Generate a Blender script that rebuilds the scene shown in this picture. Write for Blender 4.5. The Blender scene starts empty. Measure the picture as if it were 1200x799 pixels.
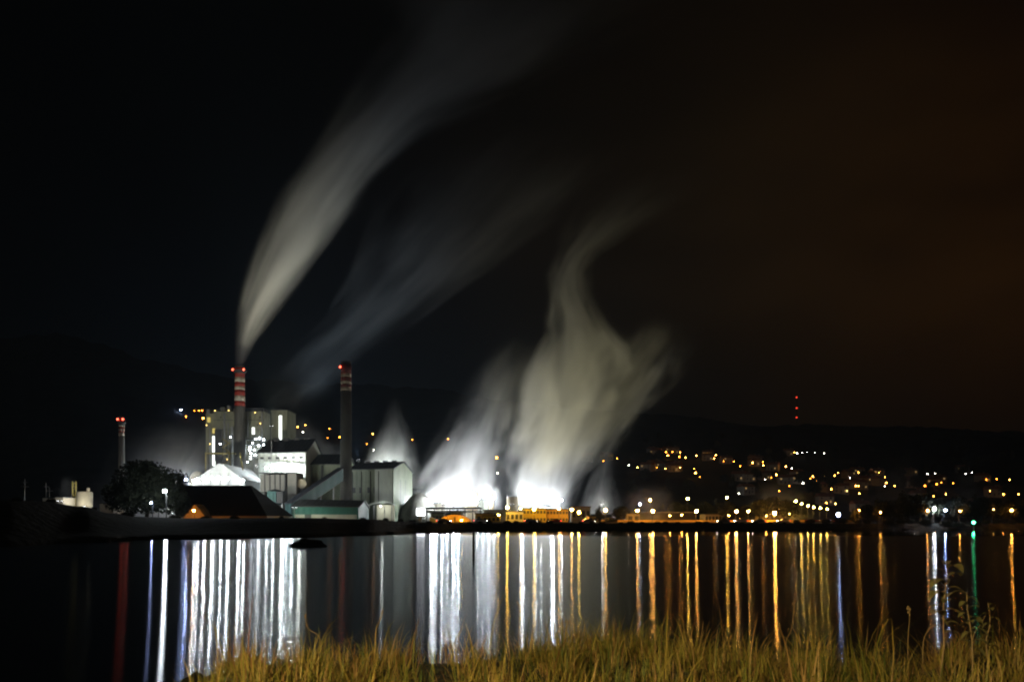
import bpy, bmesh, math, random
from mathutils import Vector, Matrix, noise as mnoise

R = math.radians
rnd = random.Random(7)
sc = bpy.context.scene
col = sc.collection
F = 1000.0      # focal length in pixels of a 1200 px wide frame
CAMH = 3.0      # eye height over the water
HOR = 610.0     # pixel row of the horizon


def P(px, py, Y):
    return Vector(((px - 600.0) * Y / F, Y, CAMH - (py - HOR) * Y / F))


def lerp_table(tab, x):
    if x <= tab[0][0]:
        return tab[0][1]
    for (a, va), (b, vb) in zip(tab, tab[1:]):
        if x <= b:
            t = (x - a) / (b - a)
            t = t * t * (3 - 2 * t)
            return va + (vb - va) * t
    return tab[-1][1]


def sstep(a, b, x):
    t = max(0.0, min(1.0, (x - a) / (b - a)))
    return t * t * (3 - 2 * t)


# ------------------------------------------------------------------ materials
def node_mat(name):
    m = bpy.data.materials.new(name)
    m.use_nodes = True
    nt = m.node_tree
    nt.nodes.clear()
    out = nt.nodes.new('ShaderNodeOutputMaterial')
    return m, nt, out


def mat(name, c, rough=0.7, vary=0.35, scale=0.4, bump=0.0, metal=0.0, ribs=None, c2=None, spec=0.3):
    """weathered surface: two scales of noise over the base colour, optional corrugation"""
    m, nt, out = node_mat(name)
    N, L = nt.nodes, nt.links
    b = N.new('ShaderNodeBsdfPrincipled')
    b.inputs['Roughness'].default_value = rough
    b.inputs['Metallic'].default_value = metal
    b.inputs['Specular IOR Level'].default_value = spec
    tc = N.new('ShaderNodeTexCoord')
    n1 = N.new('ShaderNodeTexNoise'); n1.inputs['Scale'].default_value = scale
    n1.inputs['Detail'].default_value = 6; n1.inputs['Roughness'].default_value = 0.65
    mp = N.new('ShaderNodeMapping'); mp.inputs['Scale'].default_value = (1, 1, 0.35)
    L.new(tc.outputs['Object'], mp.inputs[0]); L.new(mp.outputs[0], n1.inputs['Vector'])
    r = N.new('ShaderNodeValToRGB')
    d = c2 if c2 else tuple(x * (1 - vary) for x in c)
    r.color_ramp.elements[0].position = 0.3; r.color_ramp.elements[0].color = (*d, 1)
    r.color_ramp.elements[1].position = 0.68; r.color_ramp.elements[1].color = (*c, 1)
    L.new(n1.outputs['Fac'], r.inputs[0]); L.new(r.outputs[0], b.inputs['Base Color'])
    hsrc = None
    if ribs:
        w = N.new('ShaderNodeTexWave'); w.inputs['Scale'].default_value = ribs
        w.wave_type = 'BANDS'; w.bands_direction = 'X'
        L.new(tc.outputs['Object'], w.inputs['Vector']); hsrc = w.outputs['Fac']
    elif bump:
        n2 = N.new('ShaderNodeTexNoise'); n2.inputs['Scale'].default_value = scale * 6
        n2.inputs['Detail'].default_value = 5
        L.new(tc.outputs['Object'], n2.inputs['Vector']); hsrc = n2.outputs['Fac']
    if hsrc:
        bp = N.new('ShaderNodeBump'); bp.inputs['Strength'].default_value = bump or 0.5
        bp.inputs['Distance'].default_value = 0.3
        L.new(hsrc, bp.inputs['Height']); L.new(bp.outputs[0], b.inputs['Normal'])
    L.new(b.outputs[0], out.inputs[0])
    return m


def emit(name, c, s):
    m, nt, out = node_mat(name)
    e = nt.nodes.new('ShaderNodeEmission')
    e.inputs[0].default_value = (*c, 1); e.inputs[1].default_value = s
    nt.links.new(e.outputs[0], out.inputs[0])
    return m


M = dict(
    concrete=mat('concrete', (.30, .29, .26), .85, .35, .25, .2),
    chimney=mat('chimney_concrete', (.25, .25, .23), .85, .4, .3, .2),
    cladding=mat('ribbed_cladding', (.28, .285, .20), .6, .5, .2, .18, ribs=.13),
    pale=mat('pale_cladding', (.50, .53, .47), .55, .38, .16, .3, ribs=.16),
    panel=mat('grey_green_panel', (.20, .23, .165), .6, .5, .2, .3, ribs=.14),
    roof=mat('dark_roof', (.035, .038, .045), .6, .4, .2, .3, ribs=.15),
    blackroof=mat('black_roof_sheet', (.010, .012, .017), .8, .4, .2, .3, ribs=.15),
    dark=mat('dark_steel', (.05, .05, .05), .6, .3, .5),
    steel=mat('galvanised_steel', (.30, .31, .31), .45, .3, .6, metal=.5),
    chimneydark=mat('dark_chimney_concrete', (.11, .105, .09), .9, .45, .3, .2), reddull=mat('dull_red_paint', (.10, .018, .012), .8, .4, .4), whitedull=mat('dull_white_paint', (.30, .25, .17), .8, .35, .4),  # darker concrete and duller paints for the second chimney
    red=mat('red_paint', (.27, .03, .018), .6, .3, .4),
    white=mat('white_paint', (.42, .38, .30), .6, .15, .4),
    teal=mat('teal_sheet', (.018, .075, .068), .55, .25, .2, .4, ribs=.15),
    tent=mat('white_membrane', (.62, .65, .66), .6, .22, .25, .15),
    tan=mat('tan_silo', (.42, .34, .24), .7, .3, .3),
    ochre=mat('ochre_render', (.42, .27, .065), .8, .2, .2),
    yellow=mat('yellow_render', (.45, .33, .055), .8, .2, .2),
    beige=mat('beige_render', (.50, .45, .34), .8, .2, .2),
    orange=mat('orange_awning', (.62, .33, .08), .8, .15, .2),
    lattice=mat('yellow_steel', (.40, .33, .10), .6, .3, .5),
    window=mat('dark_glass', (.02, .02, .022), .45, .3, .5, spec=.5),
    soil=mat('wet_dark_soil', (.012, .010, .008), .95, .5, .3, .4),
    asphalt=mat('asphalt', (.05, .05, .05), .85, .3, 1.0),
    paint=mat('road_paint', (.7, .7, .66), .7, .2, 2.0),
    rock=mat('wet_rock', (.015, .014, .012), .9, .5, .8, .8),
    bark=mat('bark', (.03, .024, .018), .95, .4, 1.5, .5),
    leaf=mat('dark_leaf', (.018, .022, .010), .8, .5, .5),
    carred=mat('car_paint_red', (.25, .02, .02), .3, .1, 1), carwhite=mat('car_paint_white', (.6, .6, .6), .3, .1, 1),
    cargrey=mat('car_paint_grey', (.12, .13, .14), .3, .1, 1), carblue=mat('car_paint_blue', (.03, .06, .2), .3, .1, 1),
    rubber=mat('rubber', (.02, .02, .02), .9, .2, 3), alloy=mat('alloy', (.4, .4, .42), .4, .2, 3, metal=.8),
    tile=mat('roof_tile', (.20, .08, .045), .85, .4, .8), housewall=mat('house_wall', (.30, .27, .22), .85, .15, .3),
    housewhite=mat('house_wall_white', (.26, .245, .22), .85, .12, .3), houseochre=mat('house_wall_ochre', (.30, .20, .09), .85, .15, .3),
)
E = dict(
    white=emit('lamp_white', (.88, .96, 1.0), 900), cool=emit('lamp_cool', (.45, .58, 1.0), 500),
    warm=emit('lamp_warm', (1.0, .45, .09), 480), sodium=emit('lamp_sodium', (1.0, .36, .05), 480),
    yellow=emit('lamp_yellow', (1.0, .58, .08), 420), bigsodium=emit('lamp_big_sodium', (1.0, .44, .07), 1100),
    green=emit('lamp_green', (.05, 1.0, .35), 110), red=emit('lamp_red', (1.0, .10, .05), 12), redleft=emit('lamp_red_bright', (1.0, .10, .05), 8),
    hillwarm=emit('hill_lamp_warm', (1.0, .40, .055), 95), hillorange=emit('hill_lamp_orange', (1.0, .28, .025), 60),
    hillwhite=emit('hill_lamp_white', (.95, .88, .75), 70), hillred=emit('hill_lamp_red', (1.0, .06, .03), 2.2),
    bulb=emit('platform_bulb', (.85, .93, 1.0), 60), stair=emit('lit_stairwell', (.95, 1.0, .96), 3.0), stairyellow=emit('lit_stairwell_yellow', (1.0, .78, .2), .8),
    sign=emit('lit_white_panel', (.93, .95, 1.0), 14), housewin=emit('lit_house_window', (1.0, .62, .22), .35),
    head=emit('headlight', (1.0, .95, .9), 60), tail=emit('tail_light', (1.0, .04, .03), 12),
    yelwin=emit('lit_yellow_window', (1.0, .66, .18), 9),
)


# ------------------------------------------------------------------ mesh helper
class G:
    def __init__(s):
        s.v, s.f, s.mi = [], [], []

    def add(s, vs, fs, mi=0):
        o = len(s.v)
        s.v += [Vector(v) for v in vs]
        s.f += [tuple(o + i for i in f) for f in fs]
        s.mi += [mi] * len(fs)
        return s

    def box(s, x0, x1, y0, y1, z0, z1, mi=0):
        return s.add([(x0, y0, z0), (x1, y0, z0), (x1, y1, z0), (x0, y1, z0), (x0, y0, z1), (x1, y0, z1), (x1, y1, z1), (x0, y1, z1)],
                     [(0, 3, 2, 1), (4, 5, 6, 7), (0, 1, 5, 4), (1, 2, 6, 5), (2, 3, 7, 6), (3, 0, 4, 7)], mi)

    def prism(s, poly, z0, z1, mi=0):
        n = len(poly)
        vs = [(x, y, z0) for x, y in poly] + [(x, y, z1) for x, y in poly]
        return s.add(vs, [tuple(range(n))[::-1], tuple(range(n, 2 * n))] + [(i, (i + 1) % n, n + (i + 1) % n, n + i) for i in range(n)], mi)

    def lathe(s, cx, cy, prof, n=20, mi=0):
        vs = []
        for r, z in prof:
            vs += [(cx + r * math.cos(2 * math.pi * i / n), cy + r * math.sin(2 * math.pi * i / n), z) for i in range(n)]
        fs = []
        for k in range(len(prof) - 1):
            for i in range(n):
                j = (i + 1) % n
                fs.append((k * n + i, k * n + j, (k + 1) * n + j, (k + 1) * n + i))
        fs.append(tuple(range(n))[::-1]); fs.append(tuple((len(prof) - 1) * n + i for i in range(n)))
        return s.add(vs, fs, mi)

    def tube(s, p0, p1, r0, r1=None, n=7, mi=0):
        r1 = r0 if r1 is None else r1
        p0, p1 = Vector(p0), Vector(p1)
        d = (p1 - p0).normalized()
        a = d.cross(Vector((0, 0, 1)))
        if a.length < 1e-4:
            a = Vector((1, 0, 0))
        a.normalize(); b = d.cross(a)
        vs = []
        for p, r in ((p0, r0), (p1, r1)):
            vs += [p + a * (r * math.cos(2 * math.pi * i / n)) + b * (r * math.sin(2 * math.pi * i / n)) for i in range(n)]
        return s.add(vs, [tuple(range(n))[::-1], tuple(range(n, 2 * n))] + [(i, (i + 1) % n, n + (i + 1) % n, n + i) for i in range(n)], mi)

    def path(s, pts, radii, n=7, mi=0):
        pts = [Vector(p) for p in pts]
        vs, fs = [], []
        for k, p in enumerate(pts):
            d = (pts[min(k + 1, len(pts) - 1)] - pts[max(k - 1, 0)]).normalized()
            a = d.cross(Vector((.3, .9, .1))).normalized(); b = d.cross(a)
            vs += [p + a * (radii[k] * math.cos(2 * math.pi * i / n)) + b * (radii[k] * math.sin(2 * math.pi * i / n)) for i in range(n)]
        for k in range(len(pts) - 1):
            for i in range(n):
                j = (i + 1) % n
                fs.append((k * n + i, k * n + j, (k + 1) * n + j, (k + 1) * n + i))
        fs.append(tuple(range(n))[::-1]); fs.append(tuple((len(pts) - 1) * n + i for i in range(n)))
        return s.add(vs, fs, mi)

    def ball(s, c, r, sub=1, mi=0, sq=(1, 1, 1)):
        bm = bmesh.new()
        bmesh.ops.create_icosphere(bm, subdivisions=sub, radius=1)
        vs = [(c[0] + v.co.x * r * sq[0], c[1] + v.co.y * r * sq[1], c[2] + v.co.z * r * sq[2]) for v in bm.verts]
        fs = [tuple(v.index for v in f.verts) for f in bm.faces]
        bm.free()
        return s.add(vs, fs, mi)

    def build(s, name, mats, parent=None, smooth=False):
        me = bpy.data.meshes.new(name)
        off = parent_origin(parent) if parent else Vector((0, 0, 0))
        me.from_pydata([tuple(v - off) for v in s.v], [], s.f)
        for m in (mats if isinstance(mats, (list, tuple)) else [mats]):
            me.materials.append(m)
        if any(s.mi):
            me.polygons.foreach_set('material_index', s.mi)
        if smooth:
            me.polygons.foreach_set('use_smooth', [True] * len(me.polygons))
        me.update()
        o = bpy.data.objects.new(name, me)
        col.objects.link(o)
        if parent:
            o.parent = parent
        return o


def parent_origin(o):
    v = Vector((0, 0, 0))
    while o:
        v += o.location; o = o.parent
    return v


def tag(o, label=None, cat=None, group=None, kind=None):
    if label: o['label'] = label
    if cat: o['category'] = cat
    if group: o['group'] = group
    if kind: o['kind'] = kind
    return o


def thing(name, label, cat, loc=(0, 0, 0), group=None):
    o = bpy.data.objects.new(name, None)
    o.empty_display_size = .5
    col.objects.link(o); o.location = loc
    return tag(o, label, cat, group)


def copy_tree(o, parent=None):
    c = o.copy(); col.objects.link(c); c.parent = parent
    for ch in list(o.children):
        copy_tree(ch, c)
    return c


def lamp_light(kind, name, loc, power, color, parent=None, radius=.5, target=None, angle=60, blend=1.0):
    d = bpy.data.lights.new(name, kind)
    d.energy = power; d.color = color; d.shadow_soft_size = radius
    o = bpy.data.objects.new(name, d); col.objects.link(o)
    loc = Vector(loc)
    if kind == 'SPOT':
        d.spot_size = R(angle); d.spot_blend = blend
        o.rotation_euler = (Vector(target) - loc).to_track_quat('-Z', 'Y').to_euler()
    if parent:
        o.location = loc - parent_origin(parent); o.parent = parent
    else:
        o.location = loc
    return o


# ------------------------------------------------------------------ terrain
SHORE = [(-800, 92), (0, 100), (100, 118), (200, 136), (350, 150), (430, 172), (490, 222), (560, 256), (700, 270), (1200, 280), (2000, 290)]
RIDGE = [(-800, 585), (0, 585), (50, 587), (95, 593), (130, 601), (165, 605), (210, 607), (350, 606.5), (430, 608), (480, 611), (520, 613), (2000, 613)]
SIL = [(-900, 402), (0, 398), (60, 394), (120, 405), (180, 425), (240, 439), (300, 446), (400, 450), (500, 458), (600, 470), (700, 480), (800, 490), (900, 497), (960, 498), (1050, 503), (1150, 507), (1300, 510), (2000, 500)]
PLANT = 2.2


def ground(px, Y):
    s = lerp_table(SHORE, px)
    yr = s + 32
    zr = CAMH - (lerp_table(RIDGE, px) - HOR) * yr / F
    a = sstep(s - 6, s + 1.5, Y)
    z = -2.5 + a * 3.3 if Y < s + 1.5 else .8 + (zr - .8) * sstep(s + 1.5, yr - 27 * sstep(450, 540, px), Y)
    if Y > yr:
        z = zr + (PLANT - zr) * sstep(yr, yr + 60, Y)
    if Y > 560:
        zt = CAMH + (HOR - lerp_table(SIL, px)) * 3.0
        p = .87 if px > 640 else .87 + .5 * min(1, (640 - px) / 300)
        u = min(1.0, (Y - 560) / 2440.0)
        n = mnoise.fractal(Vector((px * .006, Y * .0022, 3.1)), 1.0, 2.0, 4)
        z = PLANT + (zt - PLANT) * u ** p * (1 + .10 * n * (1 - u)) + n * 14 * u + 9 * u * mnoise.fractal(Vector((px * .07, Y * .01, 1.7)), 1.0, 2.0, 3)
        if Y > 3000:
            z -= (Y - 3000) * .12
    return z


def ground_at(x, y):
    return ground(600 + F * x / y, y)


def hit(px, py, up=0.0, ymin=560):
    """the point of the slope that the pixel shows, UP metres over the ground"""
    Y = ymin
    while Y < 3000:
        z = CAMH - (py - HOR) * Y / F
        if ground(px, Y) + up >= z:
            return Vector(((px - 600) * Y / F, Y, z - up))
        Y += 4
    return Vector(((px - 600) * Y / F, Y, ground(px, Y)))


def build_terrain():
    rows = []
    pxs = list(range(-780, 1981, 6))
    extra = [-10, -6, -3, 0, 2, 5, 9, 14, 20, 26, 32, 44, 60, 80, 95, 130, 180]
    ys = [520, 560, 590, 620, 660, 700, 750, 800, 850, 900, 960, 1020, 1090, 1160, 1240, 1320, 1420, 1540, 1680, 1840, 2000, 2200, 2400, 2600, 2750, 2850, 2930, 3000, 3080, 3300, 3800, 5000]
    g = G()
    vs = []
    for px in pxs:
        s = lerp_table(SHORE, px)
        for Y in [s + e for e in extra] + ys:
            vs.append(((px - 600) * Y / F, Y, ground(px, Y)))
    n = len(extra) + len(ys)
    fs = [(i * n + j, (i + 1) * n + j, (i + 1) * n + j + 1, i * n + j + 1) for i in range(len(pxs) - 1) for j in range(n - 1)]
    g.add(vs, fs)
    m, nt, out = node_mat('dark_land')
    N, L = nt.nodes, nt.links
    b = N.new('ShaderNodeBsdfPrincipled'); b.inputs['Roughness'].default_value = .95; b.inputs['Specular IOR Level'].default_value = .1
    tc = N.new('ShaderNodeTexCoord')
    n1 = N.new('ShaderNodeTexNoise'); n1.inputs['Scale'].default_value = .02; n1.inputs['Detail'].default_value = 8
    L.new(tc.outputs['Object'], n1.inputs['Vector'])
    r = N.new('ShaderNodeValToRGB')
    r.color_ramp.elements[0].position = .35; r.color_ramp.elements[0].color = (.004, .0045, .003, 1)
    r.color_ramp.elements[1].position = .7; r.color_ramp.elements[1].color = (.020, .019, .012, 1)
    L.new(n1.outputs['Fac'], r.inputs[0]); L.new(r.outputs[0], b.inputs['Base Color'])
    n2 = N.new('ShaderNodeTexNoise'); n2.inputs['Scale'].default_value = .6; n2.inputs['Detail'].default_value = 6
    L.new(tc.outputs['Object'], n2.inputs['Vector'])
    bp = N.new('ShaderNodeBump'); bp.inputs['Distance'].default_value = 1.0
    L.new(n2.outputs['Fac'], bp.inputs['Height']); L.new(bp.outputs[0], b.inputs['Normal'])
    L.new(b.outputs[0], out.inputs[0])
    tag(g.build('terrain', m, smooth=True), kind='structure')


build_terrain()


# ------------------------------------------------------------------ water
def build_water():
    m, nt, out = node_mat('night_water')
    N, L = nt.nodes, nt.links
    geo = N.new('ShaderNodeNewGeometry')
    sep = N.new('ShaderNodeSeparateXYZ'); L.new(geo.outputs['Position'], sep.inputs[0])
    # wind ripples stop short of the sheltered strip under the far bank
    wob = N.new('ShaderNodeTexNoise'); wob.inputs['Scale'].default_value = .018; wob.inputs['Detail'].default_value = 4
    L.new(geo.outputs['Position'], wob.inputs['Vector'])
    ad = N.new('ShaderNodeMath'); ad.operation = 'MULTIPLY_ADD'; ad.inputs[1].default_value = 30; L.new(wob.outputs['Fac'], ad.inputs[0]); L.new(sep.outputs['Y'], ad.inputs[2])
    rg = N.new('ShaderNodeMapRange'); rg.interpolation_type = 'SMOOTHSTEP'
    rg.inputs['From Min'].default_value = 172; rg.inputs['From Max'].default_value = 200
    rg.inputs['To Min'].default_value = .165; rg.inputs['To Max'].default_value = .07
    L.new(ad.outputs[0], rg.inputs['Value'])
    mp = N.new('ShaderNodeMapping'); mp.inputs['Scale'].default_value = (.02, 1.5, 1)
    L.new(geo.outputs['Position'], mp.inputs[0])
    n1 = N.new('ShaderNodeTexNoise'); n1.inputs['Scale'].default_value = 1.0; n1.inputs['Detail'].default_value = 3
    L.new(mp.outputs[0], n1.inputs['Vector'])
    bp = N.new('ShaderNodeBump'); bp.inputs['Strength'].default_value = .2; bp.inputs['Distance'].default_value = .03
    L.new(n1.outputs['Fac'], bp.inputs['Height'])
    gl = N.new('ShaderNodeBsdfAnisotropic'); gl.distribution = 'BECKMANN'
    gl.inputs['Color'].default_value = (.93, .96, 1, 1)
    gl.inputs['Anisotropy'].default_value = .69
    tn = N.new('ShaderNodeCombineXYZ'); tn.inputs[0].default_value = 1; tn.inputs[1].default_value = 0
    L.new(tn.outputs[0], gl.inputs['Tangent'])
    L.new(rg.outputs[0], gl.inputs['Roughness']); L.new(bp.outputs[0], gl.inputs['Normal'])
    fr = N.new('ShaderNodeFresnel'); fr.inputs['IOR'].default_value = 1.7
    df = N.new('ShaderNodeBsdfDiffuse'); df.inputs['Color'].default_value = (.004, .006, .008, 1)
    mx = N.new('ShaderNodeMixShader')
    L.new(fr.outputs[0], mx.inputs[0]); L.new(df.outputs[0], mx.inputs[1]); L.new(gl.outputs[0], mx.inputs[2])
    L.new(mx.outputs[0], out.inputs[0])
    g = G().add([(-1500, -60, 0), (1500, -60, 0), (1500, 620, 0), (-1500, 620, 0)], [(0, 1, 2, 3)])
    tag(g.build('water', m), kind='structure')


build_water()


# ------------------------------------------------------------------ near bank with grass
def bank_edge(x):
    return 8.7 + .35 * math.sin(x * 1.3 + .4) + .25 * math.sin(x * 3.1) + (.55 if 0.6 < x < 1.8 else 0) * math.sin((x - .6) / 1.2 * math.pi) - .05 * max(0, x - 3)


def bank_in(x, y):
    """metres inside the bank's top, negative outside"""
    left = (x + .385 * max(y, 3.6) + .10 * math.sin(y * 2.1)) * .93
    return min(left, bank_edge(x) - y)


def bank_z(x, y):
    d = bank_in(x, y)
    top = 1.68 + .10 * mnoise.noise(Vector((x * .5, y * .5, 0)))
    return -0.8 + (top + .8) * sstep(-1.3, .5, d)


def build_bank():
    g = G()
    nx, ny = 120, 110
    xs = [-8 + 28 * i / nx for i in range(nx + 1)]
    ys = [-30 + 42 * (j / ny) ** .5 for j in range(ny + 1)]
    vs = [(x, y, bank_z(x, y)) for x in xs for y in ys]
    fs = [(i * (ny + 1) + j, (i + 1) * (ny + 1) + j, (i + 1) * (ny + 1) + j + 1, i * (ny + 1) + j + 1) for i in range(nx) for j in range(ny)]
    g.add(vs, fs)
    tag(g.build('river_bank', M['soil'], smooth=True), kind='structure')


build_bank()


def grass_material():
    m, nt, out = node_mat('grass_blades')
    N, L = nt.nodes, nt.links
    at = N.new('ShaderNodeAttribute'); at.attribute_name = 'tone'
    r = N.new('ShaderNodeValToRGB'); cr = r.color_ramp
    cr.elements[0].position = 0; cr.elements[0].color = (.045, .062, .012, 1)
    cr.elements[1].position = 1; cr.elements[1].color = (.30, .20, .075, 1)
    e = cr.elements.new(.38); e.color = (.125, .112, .018, 1)
    e = cr.elements.new(.62); e.color = (.26, .185, .04, 1)
    e = cr.elements.new(.82); e.color = (.16, .075, .03, 1)
    L.new(at.outputs['Fac'], r.inputs[0])
    d = N.new('ShaderNodeBsdfPrincipled'); d.inputs['Roughness'].default_value = .6; d.inputs['Specular IOR Level'].default_value = .25
    t = N.new('ShaderNodeBsdfTranslucent'); mx = N.new('ShaderNodeMixShader'); mx.inputs[0].default_value = .25
    L.new(r.outputs[0], d.inputs['Base Color']); L.new(r.outputs[0], t.inputs['Color'])
    L.new(d.outputs[0], mx.inputs[1]); L.new(t.outputs[0], mx.inputs[2]); L.new(mx.outputs[0], out.inputs[0])
    return m


GRASS = grass_material()


def blade(vs, fs, tones, x, y, h, w, bend, ang, tone, seg=6):
    z = bank_z(x, y) - .03
    dx, dy = math.cos(ang), math.sin(ang)
    fx, fy = -dy, dx
    o = len(vs)
    cx, cy = x, y
    th = .05 + bend * .12
    for k in range(seg + 1):
        t = k / seg
        ww = w * (1 - t) ** .7 * (.6 + .4 * min(1, t * 4))
        vs.append((cx - fx * ww, cy - fy * ww, z)); vs.append((cx + fx * ww, cy + fy * ww, z))
        tones += [tone, tone]
        if k:
            q = o + 2 * k
            fs.append((q - 2, q - 1, q + 1, q))
        st = h / seg
        cx += dx * math.sin(th) * st; cy += dy * math.sin(th) * st; z += math.cos(th) * st
        th += bend / seg * (.5 + t)


def build_grass():
    rg = random.Random(3)
    vs, fs, tn = [], [], []
    tries = tufts = 0
    while tufts < 1150 and tries < 20000:
        tries += 1
        y = 4.2 + 5.6 * rg.random() ** .9
        x = -3.0 + (y * .66 + 3.6) * rg.random()
        d = bank_in(x, y)
        if d < (.05 if x < -1.2 else -.45):
            continue
        cl = mnoise.noise(Vector((x * .9, y * .9, 7)))
        c2 = mnoise.noise(Vector((x * 2.4, y * 2.4, 2)))
        if c2 < -.20 and rg.random() < .85:
            continue
        tufts += 1
        size = .5 + 1.05 * rg.random() ** 1.7 + .5 * cl
        tone0 = .36 + .6 * cl + .65 * (rg.random() - .5)
        dead = rg.random() < .22
        comb = rg.random() * 6.283
        for _ in range(int(22 * (.6 + .8 * rg.random()))):
            a = rg.random() * 6.283
            rr = .16 * rg.random() ** .6
            h = max(.07, (.15 + .25 * rg.random()) * size)
            if rg.random() < .05:
                h *= 1.6
            tone = tone0 + .30 * (rg.random() - .5)
            if dead or rg.random() < .14:
                tone = .60 + .4 * rg.random()
            bend = .3 + 2.2 * rg.random() ** 1.25 + (1.3 if rg.random() < .2 else 0)
            blade(vs, fs, tn, x + rr * math.cos(a), y + rr * math.sin(a), h, .0026 + .0056 * rg.random() ** 1.8, bend, a + .6 * math.sin(comb - a) + rg.uniform(-.5, .5), min(1, max(0, tone)))
    me = bpy.data.meshes.new('grass')
    me.from_pydata(vs, [], fs)
    at = me.attributes.new('tone', 'FLOAT', 'POINT')
    at.data.foreach_set('value', tn)
    me.materials.append(GRASS)
    o = bpy.data.objects.new('grass', me); col.objects.link(o)
    tag(o, 'yellow green grass growing thick along the near bank', 'grass', kind='stuff')


build_grass()


# ------------------------------------------------------------------ foreground weeds
STALK = mat('dry_stalk', (.20, .13, .06), .8, .3, 6)
WLEAF = mat('weed_leaf', (.10, .085, .030), .7, .5, 9)


def leaf_mesh(g, base, d, length, width, droop=.3, up=Vector((0, 0, 1))):
    d = Vector(d).normalized(); side = d.cross(up).normalized()
    vs, fs = [], []
    n = 6
    for k in range(n + 1):
        t = k / n
        w = width * math.sin(math.pi * min(1, .06 + t * .94)) ** .8
        c = Vector(base) + d * (length * t) + Vector((0, 0, -droop * length * t * t))
        vs += [c - side * w + Vector((0, 0, w * .25)), c, c + side * w + Vector((0, 0, w * .25))]
        if k:
            q = 3 * k
            fs += [(q - 3, q - 2, q + 1, q), (q - 2, q - 1, q + 2, q + 1)]
    g.add(vs, fs)


def weed(px, py_top, Y, label, nleaf, size, seed, lean=0.0):
    rw = random.Random(seed)
    top = P(px, py_top, Y)
    bx = top.x - lean
    z0 = bank_z(bx, Y) - .05
    t = thing('leafy_weed', label, 'weed', (bx, Y, z0), 'leafy weeds standing up out of the bank grass')
    pts = [Vector((bx + lean * (k / 6) ** 1.4 + .012 * math.sin(k * 1.7 + seed), Y + .01 * math.cos(k * 2.1), z0 + (top.z - z0) * k / 6)) for k in range(7)]
    G().path(pts, [.008 - .0008 * k for k in range(7)]).build('stem', STALK, t)
    for i in range(nleaf):
        f = .42 + .58 * (i + .5) / nleaf
        k = min(5, int(f * 6)); u = f * 6 - k
        p = pts[k].lerp(pts[k + 1], u)
        a = i * 2.4 + rw.random() * .8
        g = G()
        s = size * (.7 + .6 * rw.random())
        leaf_mesh(g, p, (math.cos(a), .6 * math.sin(a), .35 + .5 * rw.random()), s, s * .24, .5 + .5 * rw.random())
        g.build('leaf', WLEAF, t)
    return t


weed(1110, 658, 7.2, 'tall broad leaved weed with large drooping leaves right of the white streak', 17, .20, 4, .05)
weed(1133, 694, 7.0, 'shorter bushy weed with dark leaves beneath the tall broad leaved weed', 15, .15, 9, -.06)
weed(1160, 706, 7.7, 'thin weed with a curled leaf cluster at its tip at far right', 9, .10, 13, .03)


def stalk(pts, label, seed, head=0):
    """dry stalk through pixels (px, py, Y), bottom first"""
    w = [P(*p) for p in pts]
    base = Vector((w[0].x, w[0].y, bank_z(w[0].x, w[0].y) - .04))
    t = thing('dry_stalk', label, 'stalk', base, 'dry stalks standing above the grass')
    pp = [base] + w
    fine = []
    for k in range(len(pp) - 1):
        for s in range(4):
            q = s / 4
            p0, p1, p2, p3 = pp[max(k - 1, 0)], pp[k], pp[k + 1], pp[min(k + 2, len(pp) - 1)]
            fine.append(.5 * ((2 * p1) + (p2 - p0) * q + (2 * p0 - 5 * p1 + 4 * p2 - p3) * q * q + (3 * p1 - p0 - 3 * p2 + p3) * q ** 3))
    fine.append(pp[-1])
    G().path(fine, [.0045 - .003 * i / (len(fine) - 1) for i in range(len(fine))], 5).build('stem', STALK, t)
    if head:
        rs = random.Random(seed)
        g = G()
        for i in range(head):
            f = fine[-1 - (i * 5) // max(1, head)]
            g.ball(f + Vector((rs.uniform(-.012, .012), rs.uniform(-.012, .012), rs.uniform(-.02, .02))), .007, 1, sq=(1, 1, 2))
        sh = g.build('seed_head', STALK, t); sh['kind'] = 'stuff'


stalk([(861, 745, 8.2), (868, 716, 8.2), (867, 712, 8.2)], 'straight pale stalk between two orange streaks', 1)
stalk([(921, 752, 8.3), (928, 735, 8.2), (931, 702, 8.2)], 'slender stalk leaning right below the yellow streaks', 2, 4)
stalk([(1064, 750, 7.8), (1066, 722, 7.8), (1065, 710, 7.8)], 'upright stalk with a small forked seed head', 3, 9)
stalk([(1082, 752, 7.6), (1090, 736, 7.6), (1098, 733, 7.6)], 'short stalk bent over to the right beside the tall weed', 4)
stalk([(1140, 748, 7.4), (1150, 730, 7.4), (1158, 714, 7.3)], 'stalk slanting up right beneath the curled leaf cluster', 5)
stalk([(1190, 745, 7.6), (1188, 731, 7.6), (1183, 726, 7.6)], 'hooked stalk at the far right edge of the grass', 6)
stalk([(440, 742, 8.0), (446, 725, 8.0), (449, 716, 8.0)], 'thin stalk in front of the dark mill reflection', 7, 3)
stalk([(608, 748, 8.4), (609, 722, 8.4), (607, 704, 8.4)], 'long upright stalk at the yellow streak in mid water', 8, 3)
stalk([(662, 742, 8.3), (667, 728, 8.3), (655, 730, 8.2)], 'stalk arched over to the left near the grass top', 9, 5)
stalk([(375, 748, 7.8), (361, 736, 7.8), (358, 721, 7.8)], 'lone stalk before the bright white reflections', 10, 3)


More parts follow.
